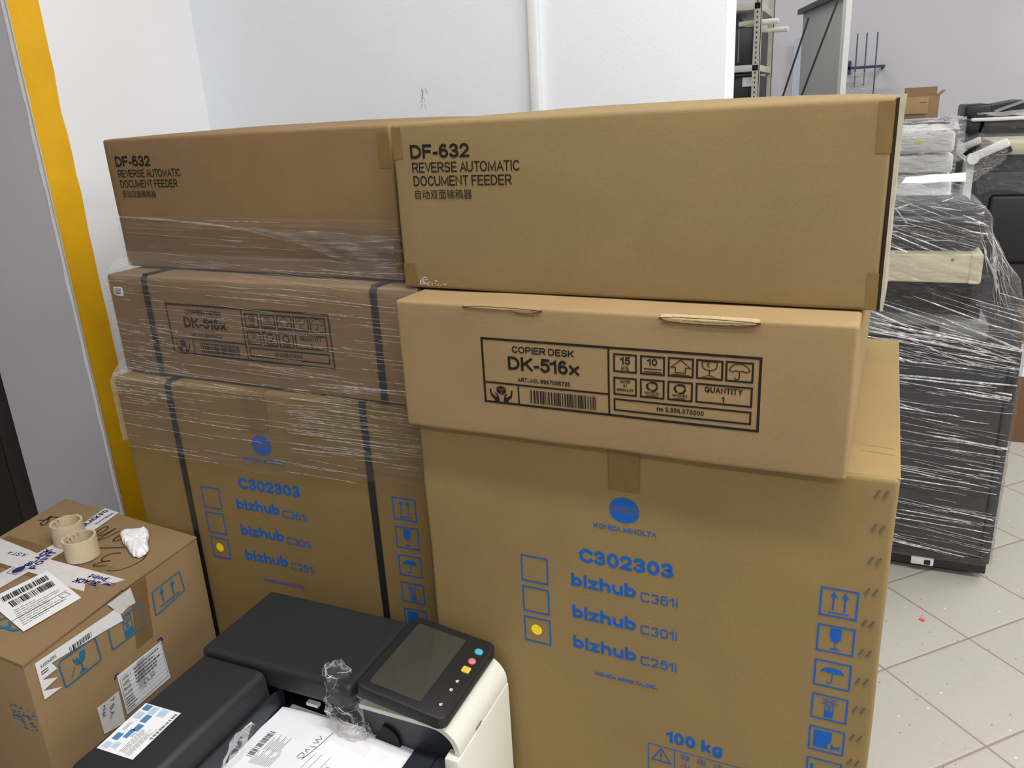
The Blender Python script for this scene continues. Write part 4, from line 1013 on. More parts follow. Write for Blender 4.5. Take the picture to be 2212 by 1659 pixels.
for p in kk.P: k.poly([f(.90 + .07 * y, .40 + .56 * x) for x, y in p])
k.build('sticker_print', 'ink_grey', st, -base_of(pr) + Vector((0, 0, .6302)), (1, 0, 0), (0, 1, 0), .0012)
# right side: white cap rolled over the edge and a white side cover
def roll(x0, x1, z0, zt, r, th=None):
    return [(x0, zt)] + [(x1 - r + r * math.sin(math.radians(a)), zt - r + r * math.cos(math.radians(a))) for a in range(0, 91, 9)] + [(x1, z0)]
b = NB(); outer = roll(-.705, -.5215, .573, .622, .046); inner = [(x, z) for x, z in roll(-.705, -.5295, .573, .614, .040)][::-1]
prism(b, outer + inner, 'y', .872, 1.060); W('top_cap', b, 'printer_white')
W('side_cover', bx(-.545, -.5195, .862, 1.062, .03, .571, bev=.003), 'printer_white')
W('side_vent', bx(-.5205, -.5192, .93, .95, .577, .579), 'ink_grey')
b = NB(); prism(b, roll(-.708, -.532, .50, .6125, .040) + [(-.708, .50)], 'y', .884, 1.055); W('console_block', b, 'printer_blue_lit')
b = NB(); prism(b, roll(-.612, -.533, .50, .549, .022) + [(-.612, .50)], 'y', .58, .887)
W('tray_shoulder', b, 'printer_blue_lit')
b = NB(); prism(b, [(-.700, .53)] + [(-.668 + .03 * math.cos(math.radians(a)), .553 + .03 * math.sin(math.radians(a))) for a in range(90, -1, -15)] + [(-.638, .53)], 'y', .878, .8855)
W('tray_niche', b, 'cavity_black')
W('tray_groove', bx(-.570, -.567, .58, .883, .5485, .5495), 'cavity_black')
W('tray_floor', bx(-.888, -.61, .56, .93, .522, .530, bev=.002), 'printer_black')
# tilted touch panel
pc = Vector((-.620, .963, .6545)); tx = math.atan2(.023, .158)
RX = Matrix.Translation(pc) @ Matrix.Rotation(tx, 4, 'Y')
def panelbm(b_):
    bmesh.ops.transform(b_, matrix=RX, verts=b_.verts); return b_
def rrect(w_, d_, r_, n_=6):
    o = []
    for cx_, cy_, a0 in ((w_ / 2 - r_, d_ / 2 - r_, 0), (-w_ / 2 + r_, d_ / 2 - r_, 90), (-w_ / 2 + r_, -d_ / 2 + r_, 180), (w_ / 2 - r_, -d_ / 2 + r_, 270)):
        o += [(cx_ + r_ * math.cos(math.radians(a0 + 90 * i / n_)), cy_ + r_ * math.sin(math.radians(a0 + 90 * i / n_))) for i in range(n_ + 1)]
    return o
def plate(w_, d_, r_, z0, z1, bev=.002, cx_=0, cy_=0):
    b_ = NB(); prism(b_, [(x + cx_, y + cy_) for x, y in rrect(w_, d_, r_)], 'z', z0, z1)
    if bev: bmesh.ops.bevel(b_, geom=[e for e in b_.edges if abs(e.verts[0].co.z - z1) < 1e-6 and abs(e.verts[1].co.z - z1) < 1e-6], offset=bev, segments=2, affect='EDGES', profile=.5)
    return b_
cp = W('control_panel', panelbm(plate(.166, .202, .016, -.018, .003, .004)), 'panel_black')
def sub(name, b_, mat, parent): 
    bmesh.ops.translate(b_, verts=b_.verts, vec=-base_of(pr)); o = obj(name, b_, mat, parent); return o
sub('touch_screen', panelbm(plate(.096, .166, .003, .002, .0034, .0005, -.018, 0.0)), 'screen_glass', cp)
for mat, y, r_, sx_ in (('key_blue', .066, .006, .015), ('key_red', .039, .0068, .0137), ('key_yellow', .016, .0028, .0145)):
    sub('key', panelbm(plate(sx_, .0137, r_, .002, .0052, .001, .0625, y)), mat, cp)['label'] = mat.split('_')[1] + ' key'
for y, r_ in ((-.016, .002), (-.038, .002), (-.074, .0062)):
    kb = sub('key', panelbm(plate(.0135, .0135, r_, .002, .0046, .001, .0625, y)), 'copier_black', cp)
    k = Ink(); k.stroke([(.0625 + .0025 * math.cos(a * PI / 6), y + .0025 * math.sin(a * PI / 6)) for a in range(1, 12)], .0011); k.rect(.0612, y - .0012, .0638, y + .0004)
    k.build('key_print', 'label_white', kb, (0, 0, 0), map_=lambda a, b_: RX @ Vector((a, b_, .0050)) - base_of(pr))
W('panel_hinge', bx(-.69, -.58, .90, 1.03, .612, .650, bev=.006), 'printer_black')

# papers on the tray
def sheet(b_, c, z, th, bend, seed, nu=20, nv=14):
    """curled sheet over a quad c (front-left, front-right, back-right, back-left)"""
    g = []
    for i in range(nu + 1):
        r_ = []
        for j in range(nv + 1):
            u, v = i / nu, j / nv; p = lerp(lerp(c[0], c[1], u), lerp(c[3], c[2], u), v)
            r_.append(b_.verts.new((p[0], p[1], z + bend(u, v) + .0034 * noise.noise((u * 3 + seed, v * 3, seed)))))
        g.append(r_)
    for i in range(nu):
        for j in range(nv): b_.faces.new((g[i][j], g[i + 1][j], g[i + 1][j + 1], g[i][j + 1]))
    ret = bmesh.ops.extrude_face_region(b_, geom=list(b_.faces))
    bmesh.ops.translate(b_, verts=[x for x in ret['geom'] if isinstance(x, bmesh.types.BMVert)], vec=(0, 0, -th))
    bmesh.ops.recalc_face_normals(b_, faces=b_.faces)
    return g
bend1 = lambda u, v: .010 * (1 - abs(2 * u - 1)) ** .7 * .6 + .006 * v * (1 - u) 
b = NB(); c1 = [(-.902, .690), (-.616, .690), (-.612, .893), (-.886, .886)]
sheet(b, c1, .5470, .0012, bend1, 1.7)
ps = thing('printed_sheet', 'white printed sheet with barcode and handwriting lying on the printer tray', 'paper', (-.75, .79, .5315))
obj('sheet', b, 'paper_white', ps, world=True)
b = NB(); sheet(b, [(-.878, .70), (-.60, .70), (-.607, .889), (-.875, .900)], .5385, .0040, lambda u, v: .003 * math.sin(PI * u) + .012 * v * v * (u < .8) * (1 - u), 4.1)
t2 = obj('paper_stack', b, 'paper_white', None, loc=(-.74, .79, .533)); tag(t2, 'thin pile of white paper under the printed sheet, its back edge entering the slot', 'paper')
def paper_map(a, b_):
    u, v = a, b_; p = lerp(lerp(c1[0], c1[1], u), lerp(c1[3], c1[2], u), v)
    return Vector((p[0], p[1], .5470 + bend1(u, v) + .0034 * noise.noise((u * 3 + 1.7, v * 3, 1.7)) + .0009)) - base_of(ps)
k = Ink()
kk = Ink(); kk.barcode(0, 0, 1, 1, 20, 6)
for p in kk.P: k.poly([(.085 + .045 * y, .42 + .30 * x) for x, y in p])
k.build('sheet_print', 'ink_grey', ps, (0, 0, 0), map_=paper_map); k = Ink()
for r0 in range(9): k.rect(.15 + r0 * .013, .52, .153 + r0 * .013, .66 - .04 * math.sin(r0 * 2.1))
for r0 in range(12): k.rect(.14 + r0 * .013, .36, .1425 + r0 * .013, .50 - .05 * math.sin(r0 * 1.7))
k.build('sheet_print', 'ink_grey', ps, (0, 0, 0), map_=paper_map); k = Ink()
for a in (.46, .50, .56): k.stroke([(a, .30), (a + .02, .62)], .002)
k.build('sheet_print', 'ink_grey', ps, (0, 0, 0), map_=paper_map); k = Ink()
for q in range(7): k.rect(.60 + q * .009, .50, .604 + q * .009, .53)
k.build('sheet_print', 'ink_grey', ps, (0, 0, 0), map_=paper_map); k = Ink()
for q in range(12): k.rect(.80 - .002 * q, .30 + q * .012, .83 - .001 * q, .303 + q * .012)
k.stroke([(.79, .26), (.82, .36), (.86, .50)], .0025)
k.build('sheet_print', 'ink_grey', ps, (0, 0, 0), map_=paper_map)
k = Ink()
for p in ([(.40, .52), (.43, .55), (.40, .585), (.39, .53)], [(.43, .60), (.40, .62), (.43, .63)], [(.41, .66), (.45, .67)], [(.41, .70), (.44, .72), (.41, .74), (.44, .76), (.41, .79)], [(.43, .52), (.46, .70), (.47, .86)], [(.36, .24), (.41, .28), (.37, .33), (.41, .36)], [(.17, .20), (.19, .26), (.22, .22)]): k.stroke(smooth_path(p), .0035)
k.build('handwriting', 'ink_black', ps, (0, 0, 0), map_=paper_map)
# clear scraps of plastic wrap
def crumple(b_, base, tip, w_, seed, n_=22, m_=16, depth=.02):
    base, tip = Vector(base), Vector(tip); ax = tip - base; prev_ = None
    for i in range(n_ + 1):
        s = i / n_; cur_ = []
        for j in range(m_):
            a = 2 * PI * j / m_; rr_ = w_ * (.62 + .38 * math.sin(PI * min(1, s * .8 + .25))) * (1 if s < .92 else .55)
            q = noise.noise((math.cos(a) * 1.8 + seed, math.sin(a) * 1.8, s * 4.2)) * .42 + noise.noise((math.cos(a) * 5 + seed, math.sin(a) * 5, s * 11)) * .34
            cur_.append(b_.verts.new(base + ax * s + Vector((math.cos(a) * rr_ * (1 + q), math.sin(a) * depth * (1 + q), .006 * q))))
        if prev_:
            for j in range(m_): b_.faces.new((prev_[j], prev_[(j + 1) % m_], cur_[(j + 1) % m_], cur_[j]))
        prev_ = cur_; GRID.append([v.co.copy() for v in cur_])
    b_.faces.new(prev_)
    return b_
def ribs(grid, n_, seed, wmax=.0011):
    """sharp creases along a crumpled surface"""
    rr = random.Random(seed); b_ = NB(); ni, nj = len(grid), len(grid[0]); mid = sum((p for r_ in grid for p in r_), Vector()) / (ni * nj)
    for q in range(n_):
        i, j = rr.uniform(0, ni - 1), rr.uniform(0, nj); a = rr.uniform(0, 2 * PI); L = rr.uniform(2, 7); prev_ = None; w_ = .00025 + wmax * rr.random() ** 2
        for s_ in range(9):
            x, y = i + math.cos(a) * L * s_ / 8, j + math.sin(a) * L * .7 * s_ / 8
            if not 0 <= x < ni - 1: break
            f_, g_ = x - int(x), y - math.floor(y); J = int(math.floor(y)) % nj; J2 = (J + 1) % nj; I = int(x)
            p = grid[I][J].lerp(grid[I][J2], g_).lerp(grid[I + 1][J].lerp(grid[I + 1][J2], g_), f_); out = (p - mid).normalized(); p = p + out * .0008
            side = out.cross(Vector((.3, .2, 1))).normalized() * w_ * math.sin(PI * (.08 + .84 * s_ / 8)); cur_ = [b_.verts.new(p - side), b_.verts.new(p + out * .0006), b_.verts.new(p + side)]
            if prev_:
                for k_ in range(2): b_.faces.new((prev_[k_], cur_[k_], cur_[k_ + 1], prev_[k_ + 1]))
            prev_ = cur_
    return b_
GRID = []
b = crumple(NB(), (-.728, .872, .552), (-.776, .905, .655), .034, 3.3, 40, 26)
gl = []
for i in range(9):
    r_ = []
    for j in range(5): r_.append(b.verts.new((-.755 + .010 * i, .840 + .010 * j - .001 * i, .5635 - .001 * i + .004 * noise.noise((i * .8, j * .9, 2)) + .004 * (j > 2))))
    gl.append(r_)
for i in range(8):
    for j in range(4): b.faces.new((gl[i][j], gl[i + 1][j], gl[i + 1][j + 1], gl[i][j + 1]))
o = obj('plastic_wrap', b, 'bag_clear', None, loc=(-.74, .87, .556)); tag(o, 'crumpled clear plastic wrap standing by the touch panel over the papers', 'plastic wrap')
rb = obj('creases', ribs(GRID, 90, 4), 'film_fold', o, world=True); rb['kind'] = 'stuff'
b = NB(); prev = None; n = 24; G2 = []
for i in range(n + 1):
    s = i / n; c_ = Vector(lerp((-.882, .655, .538), (-.879, .800, .592), s)); w_ = .003 + .022 * sm(.40, .78, s) * (1 - .75 * sm(.80, 1, s)); cur = []
    for j in range(8):
        q = j / 7 - .5; cur.append(b.verts.new(c_ + Vector((.006 + .006 * noise.noise((s * 9, q * 5, 6)), q * w_ * .9, -q * w_ * 1.5 + .004 * noise.noise((s * 12, q * 4, 9))))))
    if prev:
        for j in range(7): b.faces.new((prev[j], cur[j], cur[j + 1], prev[j + 1]))
    prev = cur; G2.append([v.co.copy() for v in cur])
o = obj('plastic_wrap', b, 'bag_clear', None, loc=(-.905, .75, .545)); tag(o, 'thin twisted strip of clear plastic along the inner side of the black arm', 'plastic wrap')
rb = obj('creases', ribs(G2, 24, 8, .0009), 'film_fold', o, world=True); rb['kind'] = 'stuff'

# ================================================================== WRAPPED BLACK COPIER (right, behind)
co = thing('wrapped_copier', 'tall black copier with beige scanner band, tightly wound in shiny film', 'copier', (.16, 2.97, 0))
def V_(name, bm_, mat, parent=co): return obj(name, bm_, mat, parent, world=True)
V_('cabinet', bx(-.14, .462, 2.685, 3.28, .045, .800, bev=.014, seg=3), 'copier_black')
V_('front_door', bx(-.138, .4285, 2.672, 2.690, .085, .785, bev=.003), 'copier_black')
V_('side_strip', bx(.4335, .461, 2.674, 2.692, .062, .790, bev=.004), 'copier_black')
V_('base_plate', bx(-.14, .455, 2.676, 3.27, .024, .080, bev=.004), 'copier_dark')
hd = V_('handle', bx(.234, .302, 2.668, 2.680, .0285, .054, bev=.002), 'copier_white'); hd['label'] = 'white handle plate'
sub2 = bx(.274, .292, 2.6655, 2.669, .033, .050); bmesh.ops.translate(sub2, verts=sub2.verts, vec=-base_of(co)); obj('handle_slot', sub2, 'copier_dark', hd)
for cx_, cy_ in ((.38, 2.74), (.38, 3.2), (-.08, 2.74), (-.08, 3.2)):
    b = NB(); tube(b, [(cx_ - .012, cy_, .022), (cx_ + .012, cy_, .022)], .022, 14); V_('caster', b, 'copier_dark')
b = NB(); tube(b, [(.449, 2.668, .675), (.449, 2.668, .705)], .007, 10); V_('hinge', b, 'copier_dark')
for z in (.30, .52): V_('drawer_seam', bx(-.13, .428, 2.6705, 2.6725, z, z + .003), 'copier_dark')
V_('tray_well', bx(-.14, .34, 2.86, 3.27, .795, .995), 'copier_dark')
V_('inner_wall', bx(.315, .345, 2.74, 3.27, .795, .99), 'copier_dark')
V_('front_ledge', bx(-.14, .366, 2.676, 2.90, .815, .866, bev=.004), 'copier_grey')
V_('ledge_button', bx(.10, .235, 2.673, 2.678, .828, .856, bev=.002), 'copier_black')
V_('scanner_band', bx(-.14, .322, 2.665, 3.25, .990, 1.077, bev=.006), 'copier_beige')['label'] = 'beige scanner housing'
V_('band_cap', bx(.291, .327, 2.662, 3.25, .988, 1.079, bev=.007, seg=3), 'copier_beige')
b = NB(); tube(b, [(.247, 2.666, 1.060), (.247, 2.6635, 1.060)], .0045, 12); V_('screw_cap', b, 'copier_grey')
b = slab(-.13, .325, 2.70, 3.20, 1.080, 1.195, .03); V_('document_feeder', b, 'copier_black')
# film around it: profile per height, front and right side
def co_edge(z):      # right edge x and front y of the film
    pts_ = [(.06, .466, 2.664), (.80, .468, 2.662), (.845, .462, 2.664), (.93, .448, 2.672), (1.0, .428, 2.668), (1.083, .372, 2.655), (1.13, .346, 2.672), (1.18, .336, 2.69), (1.20, .326, 2.70), (1.222, .300, 2.725), (1.236, .25, 2.78)]
    for a, b_ in zip(pts_, pts_[1:]):
        if z <= b_[0]:
            s = max(0, (z - a[0]) / (b_[0] - a[0])); return a[1] + (b_[1] - a[1]) * s, a[2] + (b_[2] - a[2]) * s
    return pts_[-1][1:]
def wrap(lo, hi, nz_, nx_, name, mat, amp, fz, fx, slant, seed, x_left=-.15):
    b_ = NB(); R0 = []
    for j in range(nz_ + 1):
        z = lo + (hi - lo) * j / nz_; xe, yf = co_edge(z); r_ = []
        for i in range(nx_ + 12):
            s = i / nx_
            if s <= 1: x, y = x_left + (xe - x_left) * s, yf
            else: x, y = xe, yf + (i - nx_) / 12 * .56
            if s > .97 and s <= 1: y += .010 * ((s - .97) / .03) ** 2
            w1 = noise.noise((x * fx + seed, y * fx, (z + slant * x) * fz)); w2 = noise.noise((x * fx * 2.2 + seed, y * 3, (z + slant * 1.6 * x) * fz * 2.1))
            dd = amp * (abs(w1) * 1.1 + .6 * w2); ds = dd if s <= 1 else 0
            r_.append(b_.verts.new((x + (dd * .7 if s > .96 else 0), y - ds - .003, z)))
        R0.append(r_)
    for j in range(nz_):
        for i in range(len(R0[0]) - 1): b_.faces.new((R0[j][i], R0[j][i + 1], R0[j + 1][i + 1], R0[j + 1][i]))
    if hi > 1.2:
        # crown over the top
        prev_ = R0[-1]
        for q in range(1, 9):
            cur_ = []
            for i, v in enumerate(prev_ if q == 1 else R0[-1]):
                c_ = R0[-1][i].co; tgt = Vector((.06, 3.0, 1.252)); s = q / 8
                p = c_.lerp(tgt, s * .96); p.z = c_.z + (tgt.z - c_.z) * math.sin(s * PI / 2) + .012 * noise.noise((p.x * 18, p.y * 12, 3))
                cur_.append(b_.verts.new(p))
            for i in range(len(cur_) - 1): b_.faces.new((prev_[i], prev_[i + 1], cur_[i + 1], cur_[i]))
            prev_ = cur_
    return obj(name, b_, mat, cf, world=True)
cf = co
wrap(.062, .84, 210, 50, 'film_sheet', 'film_copier', .0035, 38, 2.2, .10, 1.0)
wrap(.835, 1.236, 130, 70, 'film_hood', 'film_crumple', .006, 30, 5, .30, 5.0)

def cs(u, z):
    xe, yf = co_edge(z); return Vector((u, yf - .0052 - (0 if u < xe - .01 else -.004), z))
folds('film_creases', cf, cs, 190, -.10, .462, .09, .86, .05, .60, (-.10, .05), .0004, .0034, 21)
folds('film_creases', cf, cs, 60, -.10, .462, .74, .98, .20, .60, (-.28, .08), .0006, .0040, 22)
folds('film_creases', cf, cs, 75, -.10, .33, 1.085, 1.19, .05, .30, (-.25, .14), .0004, .0030, 23)
rr = random.Random(31)
b = NB()
for q in range(34):      # hanging folds of the hood
    a_ = (.29 + .05 * rr.random(), 1.21 - .05 * rr.random()); c_ = (.36 + .08 * rr.random(), 1.0 - .15 * rr.random()); s0 = rr.random() * .5; s1 = min(1, s0 + .2 + rr.random() * .6); prev = None; w_ = .0006 + .0034 * rr.random() ** 3
    for i in range(15):
        s_ = s0 + (s1 - s0) * i / 14; u = a_[0] + (c_[0] - a_[0]) * s_ + .010 * noise.noise((s_ * 6, q, 2)); z = a_[1] + (c_[1] - a_[1]) * s_
        xe, yf = co_edge(z); u = min(u, xe - .004); c0 = Vector((u, yf - .0062, z)); ww = w_ * math.sin(PI * (.05 + .9 * i / 14)); cur = [b.verts.new(c0 + Vector((-ww, 0, -ww * .4))), b.verts.new(c0 + Vector((0, -.0015, 0))), b.verts.new(c0 + Vector((ww, 0, ww * .4)))]
        if prev:
            for j in range(2): b.faces.new((prev[j], cur[j], cur[j + 1], prev[j + 1]))
        prev = cur
obj('film_creases', b, 'film_fold', cf, world=True)['kind'] = 'stuff'
folds('film_creases', cf, cs, 40, .06, .33, .995, 1.075, .02, .12, (-.2, .3), .0003, .0014, 25, 'film_fold_soft')
folds('film_creases', cf, cs, 26, .06, .32, 1.17, 1.234, .03, .16, (-.1, .35), .0006, .0040, 26)
# sheets of paper on top of the wrapped copier
b = NB(); sheet(b, [(.10, 2.98), (.285, 2.98), (.30, 3.16), (.12, 3.20)], 1.256, .003, lambda u, v: .018 * max(0, v - .3) * u + .003 * u, 7.7)
o = obj('paper_stack', b, 'paper_white', None, loc=(.2, 3.08, 1.255)); tag(o, 'loose white paper lying on the film of the black copier with beige band', 'paper')

# ================================================================== MACHINES BEHIND
# white wrapped copier
wc = thing('white_copier', 'white copier wrapped in film behind the black one, small yellow sticker on its head', 'copier', (0, 3.8, 0))
def Wc(n_, b_, m_): return obj(n_, b_, m_, wc, world=True)
Wc('cabinet', bx(-.30, .292, 3.52, 4.10, .03, 1.235, bev=.015, seg=3), 'copier_white')
Wc('neck', bx(-.30, .286, 3.515, 4.10, 1.243, 1.308, bev=.006), 'copier_white')
Wc('scanner_head', bx(-.30, .284, 3.505, 4.10, 1.316, 1.395, bev=.014, seg=3), 'copier_white')
Wc('sticker', bx(.150, .176, 3.5035, 3.5055, 1.352, 1.366), 'sticker_yellow')['label'] = 'small yellow sticker'
Wc('plinth', bx(-.28, .27, 3.55, 4.08, 0, .04), 'copier_dark')
wf = wc
b = NB(); R0 = []
for j in range(90):
    s = j / 89; r_ = []
    for i in range(60):
        u = i / 59; x = -.32 + .615 * u
        if s < .7: z = .85 + (1.402 - .85) * s / .7; y = 3.499 - .006 * abs(noise.noise((x * 9, z * 26 + x * 8, 1)))
        else:
            q = (s - .7) / .3; y = 3.50 + .5 * q; z = 1.402 + .030 * abs(noise.noise((x * 12, y * 12, 3))) * math.sin(PI * min(1, q + .08))
        r_.append(b.verts.new((x + .004 * noise.noise((z * 20, x * 3, 2)), y, z)))
    R0.append(r_)
for j in range(89):
    for i in range(59): b.faces.new((R0[j][i], R0[j][i + 1], R0[j + 1][i + 1], R0[j + 1][i]))
obj('film_sheet', b, 'film_white', wf, world=True)

def side_copier(label, x, y, z_top, w_, arm, beige=True, door=True):
    t = thing('copier', label, 'copier', (x + w_ / 2, y + .3, 0))
    def A_(n_, b_, m_): return obj(n_, b_, m_, t, world=True)
    A_('cabinet', bx(x + .034, x + w_, y, y + .6, .03, z_top - .06, bev=.008), 'copier_black')
    A_('corner_post', bx(x, x + .036, y - .012, y + .58, .05, z_top - .01, bev=.006), 'copier_white')
    A_('post_seam', bx(x - .001, x + .037, y - .0135, y - .011, z_top - .19, z_top - .187), 'copier_dark')
    A_('plinth', bx(x + .04, x + w_ - .02, y + .03, y + .57, 0, .04), 'copier_dark')
    if door:
        A_('front_door', bx(x + .112, x + w_ - .01, y - .014, y + .01, .76, z_top - .16, bev=.02, seg=3), 'copier_dark')
        A_('door_seam', bx(x + .088, x + .091, y - .002, y + .01, .70, z_top - .06), 'copier_dark')
    if beige: A_('scanner_head', bx(x + .11, x + w_, y - .01, y + .58, z_top + .015, z_top + .068, bev=.006), 'copier_beige')
    A_('neck', bx(x + .10, x + w_, y + .02, y + .58, z_top - .07, z_top + .02), 'copier_dark')
    b_ = NB(); a0, a1 = Vector(arm[0]), Vector(arm[1]); bar(b_, a0, a1, .05, .038); bmesh.ops.bevel(b_, geom=list(b_.edges), offset=.008, segments=2, affect='EDGES', profile=.5)
    A_('panel_arm', b_, 'copier_white')
    b_ = NB(); bar(b_, a0 + Vector((.025, .01, -.028)), a1 + Vector((.015, .01, -.03)), .06, .022); A_('panel_underside', b_, 'copier_dark')
    b_ = NB(); tube(b_, [(a0.x, a0.y - .03, a0.z - .004), (a0.x, a0.y + .03, a0.z - .004)], .024, 16); A_('arm_joint', b_, 'copier_white')
    return t
side_copier('black copier with white post and arm, clear plastic bag over its head', .403, 4.30, 1.235, .60, ((.424, 4.27, 1.243), (.556, 4.25, 1.310)))
side_copier('far copier with narrow white post and arm, between the white copier and the bagged one', .430, 5.08, 1.232, .60, ((.440, 5.05, 1.240), (.530, 5.03, 1.284)), False, False)
# bag over the black copier's head
b = NB(); R0 = []
for j in range(60):
    s = j / 59; r_ = []
    for i in range(60):
        u = i / 59; a = u
        x = .462 + .56 * a; top = 1.425 + .012 * a
        if s < .55: z = 1.08 + .02 * math.sin(a * 9) + (top - 1.08) * s / .55; y = 4.262 - .02 * s / .55 * 0 - .012 * abs(noise.noise((x * 14, z * 14, 1)))
        else: q = (s - .55) / .45; y = 4.262 + .5 * q; z = top + .02 * noise.noise((x * 10, y * 10, 4))
        if s < .55 and a < .35: x -= .0 ; 
        r_.append(b.verts.new((x - .03 * (1 - a) * math.sin(PI * min(1, s / .55)) + .006 * noise.noise((x * 22, z * 22, 7)), y, z)))
    R0.append(r_)
for j in range(59):
    for i in range(59): b.faces.new((R0[j][i], R0[j][i + 1], R0[j + 1][i + 1], R0[j + 1][i]))
o = obj('plastic_bag', b, 'film_crumple', None, loc=(.7, 4.28, 1.1)); tag(o, 'clear plastic bag pulled over the head of the black copier with a white post', 'plastic bag')
b = NB(); prev = None
for i in range(25):
    s = i / 24; p = Vector(lerp((.425, 4.222, 1.262), (.560, 4.205, 1.325), s)); cur = []
    for j in range(9):
        q = j / 8; cur.append(b.verts.new(p + Vector((-.01 + .012 * noise.noise((s * 9, q * 6, 1)), .005 * noise.noise((s * 14, q * 9, 2)), .012 - q * (.10 + .05 * (1 - s))))))
    if prev:
        for j in range(8): b.faces.new((prev[j], cur[j], cur[j + 1], prev[j + 1]))
    prev = cur
o = obj('plastic_wrap', b, 'film_crumple', None, loc=(.49, 4.22, 1.2)); tag(o, 'clear plastic sleeve hanging on the white arm of the bagged black copier', 'plastic wrap')
# document feeder lying on the far copier
fd = thing('document_feeder', 'dark detached document feeder on the far copier, near the open carton', 'document feeder', (.55, 5.3, 1.256))
def Fd(n_, b_, m_): return obj(n_, b_, m_, fd, world=True)
Fd('tray', bx(.465, 1.05, 5.07, 5.6, 1.258, 1.318, bev=.008), 'copier_grey')
Fd('tray_rim', bx(.470, 1.06, 5.00, 5.60, 1.376, 1.394, bev=.006), 'copier_white')
Fd('support', bx(.450, .512, 5.02, 5.5, 1.318, 1.378, bev=.004), 'copier_dark')
Fd('support', bx(.540, 1.0, 5.04, 5.5, 1.318, 1.378, bev=.004), 'copier_dark')
Fd('body', bx(.440, .562, 5.04, 5.5, 1.394, 1.462, bev=.012, seg=3), 'copier_dark')
b = NB(); prism(b, [(.562, 1.40), (.72, 1.412), (.70, 1.474), (.562, 1.452)], 'y', 5.06, 5.5); Fd('lid', b, 'copier_dark')
b = NB(); bar(b, (.575, 5.045, 1.422), (.70, 5.045, 1.467), .02, .014); Fd('lid_edge', b, 'copier_grey')
# wrapped machine with an open carton on top
wm = thing('wrapped_machine', 'film-topped dark machine that carries the small open carton', 'copier', (0, 4.8, 0))
obj('cabinet', bx(-.05, .37, 4.42, 4.98, .03, 1.385, bev=.02, seg=3), 'copier_black', wm, world=True)
obj('plinth', bx(-.03, .35, 4.45, 4.96, 0, .04), 'copier_dark', wm, world=True)
b = NB(); R0 = []
for j in range(40):
    r_ = []
    for i in range(50):
        u, v = i / 49, j / 39; x = -.05 + .445 * u
        if v < .4: y = 4.40 - .01 * abs(noise.noise((x * 20, v * 30, 3))); z = 1.22 + (1.418 - 1.22) * v / .4
        else: y = 4.40 + .58 * (v - .4) / .6; z = 1.412 + .022 * noise.noise((x * 16, y * 16, 8)) * (0 if (.10 < x < .31 and y > 4.42) else 1) - (.004 if (.10 < x < .31 and y > 4.42) else 0)
        r_.append(b.verts.new((x, y, z)))
    R0.append(r_)
for j in range(39):
    for i in range(49): b.faces.new((R0[j][i], R0[j][i + 1], R0[j + 1][i + 1], R0[j + 1][i]))
o = obj('film_sheet', b, 'film_white', wm, world=True)
oc = thing('open_carton', 'small open brown carton with raised flaps, seen above the far machines against the wall', 'box', (.2, 4.62, 1.416))
def Oc(n_, b_, m_='card_far'): return obj(n_, b_, m_, oc, world=True)
b = NB(); box(b, .130, .278, 4.50, 4.504, 1.418, 1.520); box(b, .130, .278, 4.72, 4.724, 1.418, 1.520); box(b, .130, .134, 4.504, 4.72, 1.418, 1.52); box(b, .274, .278, 4.504, 4.72, 1.418, 1.52); box(b, .134, .274, 4.504, 4.72, 1.418, 1.422)
Oc('shell', b)
b = NB(); box(b, .130, .278, 4.722, 4.726, 1.52, 1.562); Oc('flap', b)
b = NB(); prism(b, [(.276, 1.518), (.300, 1.540), (.298, 1.544), (.273, 1.521)], 'y', 4.50, 4.72); Oc('flap', b)
b = NB(); prism(b, [(4.500, 1.516), (4.49, 1.44), (4.494, 1.44), (4.504, 1.52)], 'x', .132, .232); Oc('flap', b)
Oc('carton_print', bx(.196, .224, 4.4965, 4.4985, 1.468, 1.492), 'ink_black')
# brown carton on the floor behind
bc = thing('floor_carton', 'brown carton with a white label standing on the floor past the wrapped copier', 'box', (.95, 4.06, 0))
obj('body', bx(.672, 1.25, 3.97, 4.22, 0, .575, bev=.005), 'card_brown', bc, world=True)
obj('label', bx(.676, .90, 3.967, 3.9695, .315, .465), 'label_white', bc, world=True)
# shelf rack at the end of the back wall
sr = thing('shelf_rack', 'grey slotted steel shelf rack loaded with dark gear past the wall end', 'shelf', (-.8, 4.2, 0))
def Sr(n_, b_, m_='metal_grey'): return obj(n_, b_, m_, sr, world=True)
for ux, uy in ((-.527, 4.0), (-.527, 4.5), (-1.45, 4.0), (-1.45, 4.5)):
    b = NB(); box(b, ux, ux + .031, uy, uy + .003, 0, 2.6); box(b, ux + .028, ux + .031, uy, uy + .03, 0, 2.6)
    up = Sr('upright', b)
    if ux > -1 and uy < 4.2:
        k = Ink()
        for i in range(60): k.rect(ux + .010, 1.3 + i * .021, ux + .016, 1.309 + i * .021)
        k.build('holes', 'metal_dark', up, -base_of(sr), map_=lambda a, b_: Vector((a, 3.9993, b_)) - base_of(sr))
for z in (.4, 1.0, 1.668, 1.925, 2.3): Sr('shelf', bx(-1.45, -.50, 4.0, 4.53, z, z + .028, bev=.002))
def gear(label, x0, x1, y0, y1, z0, z1, mat, front=None, name='copier_part'):
    t = thing(name, label, 'equipment', ((x0 + x1) / 2, (y0 + y1) / 2, z0), 0, 'gear on the shelf rack')
    obj('casing', bx(x0, x1, y0, y1, z0, z1, bev=.006), mat, t, world=True)
    if front: obj('front_plate', bx(*front), 'label_white' if name == 'device' else 'copier_grey', t, world=True)
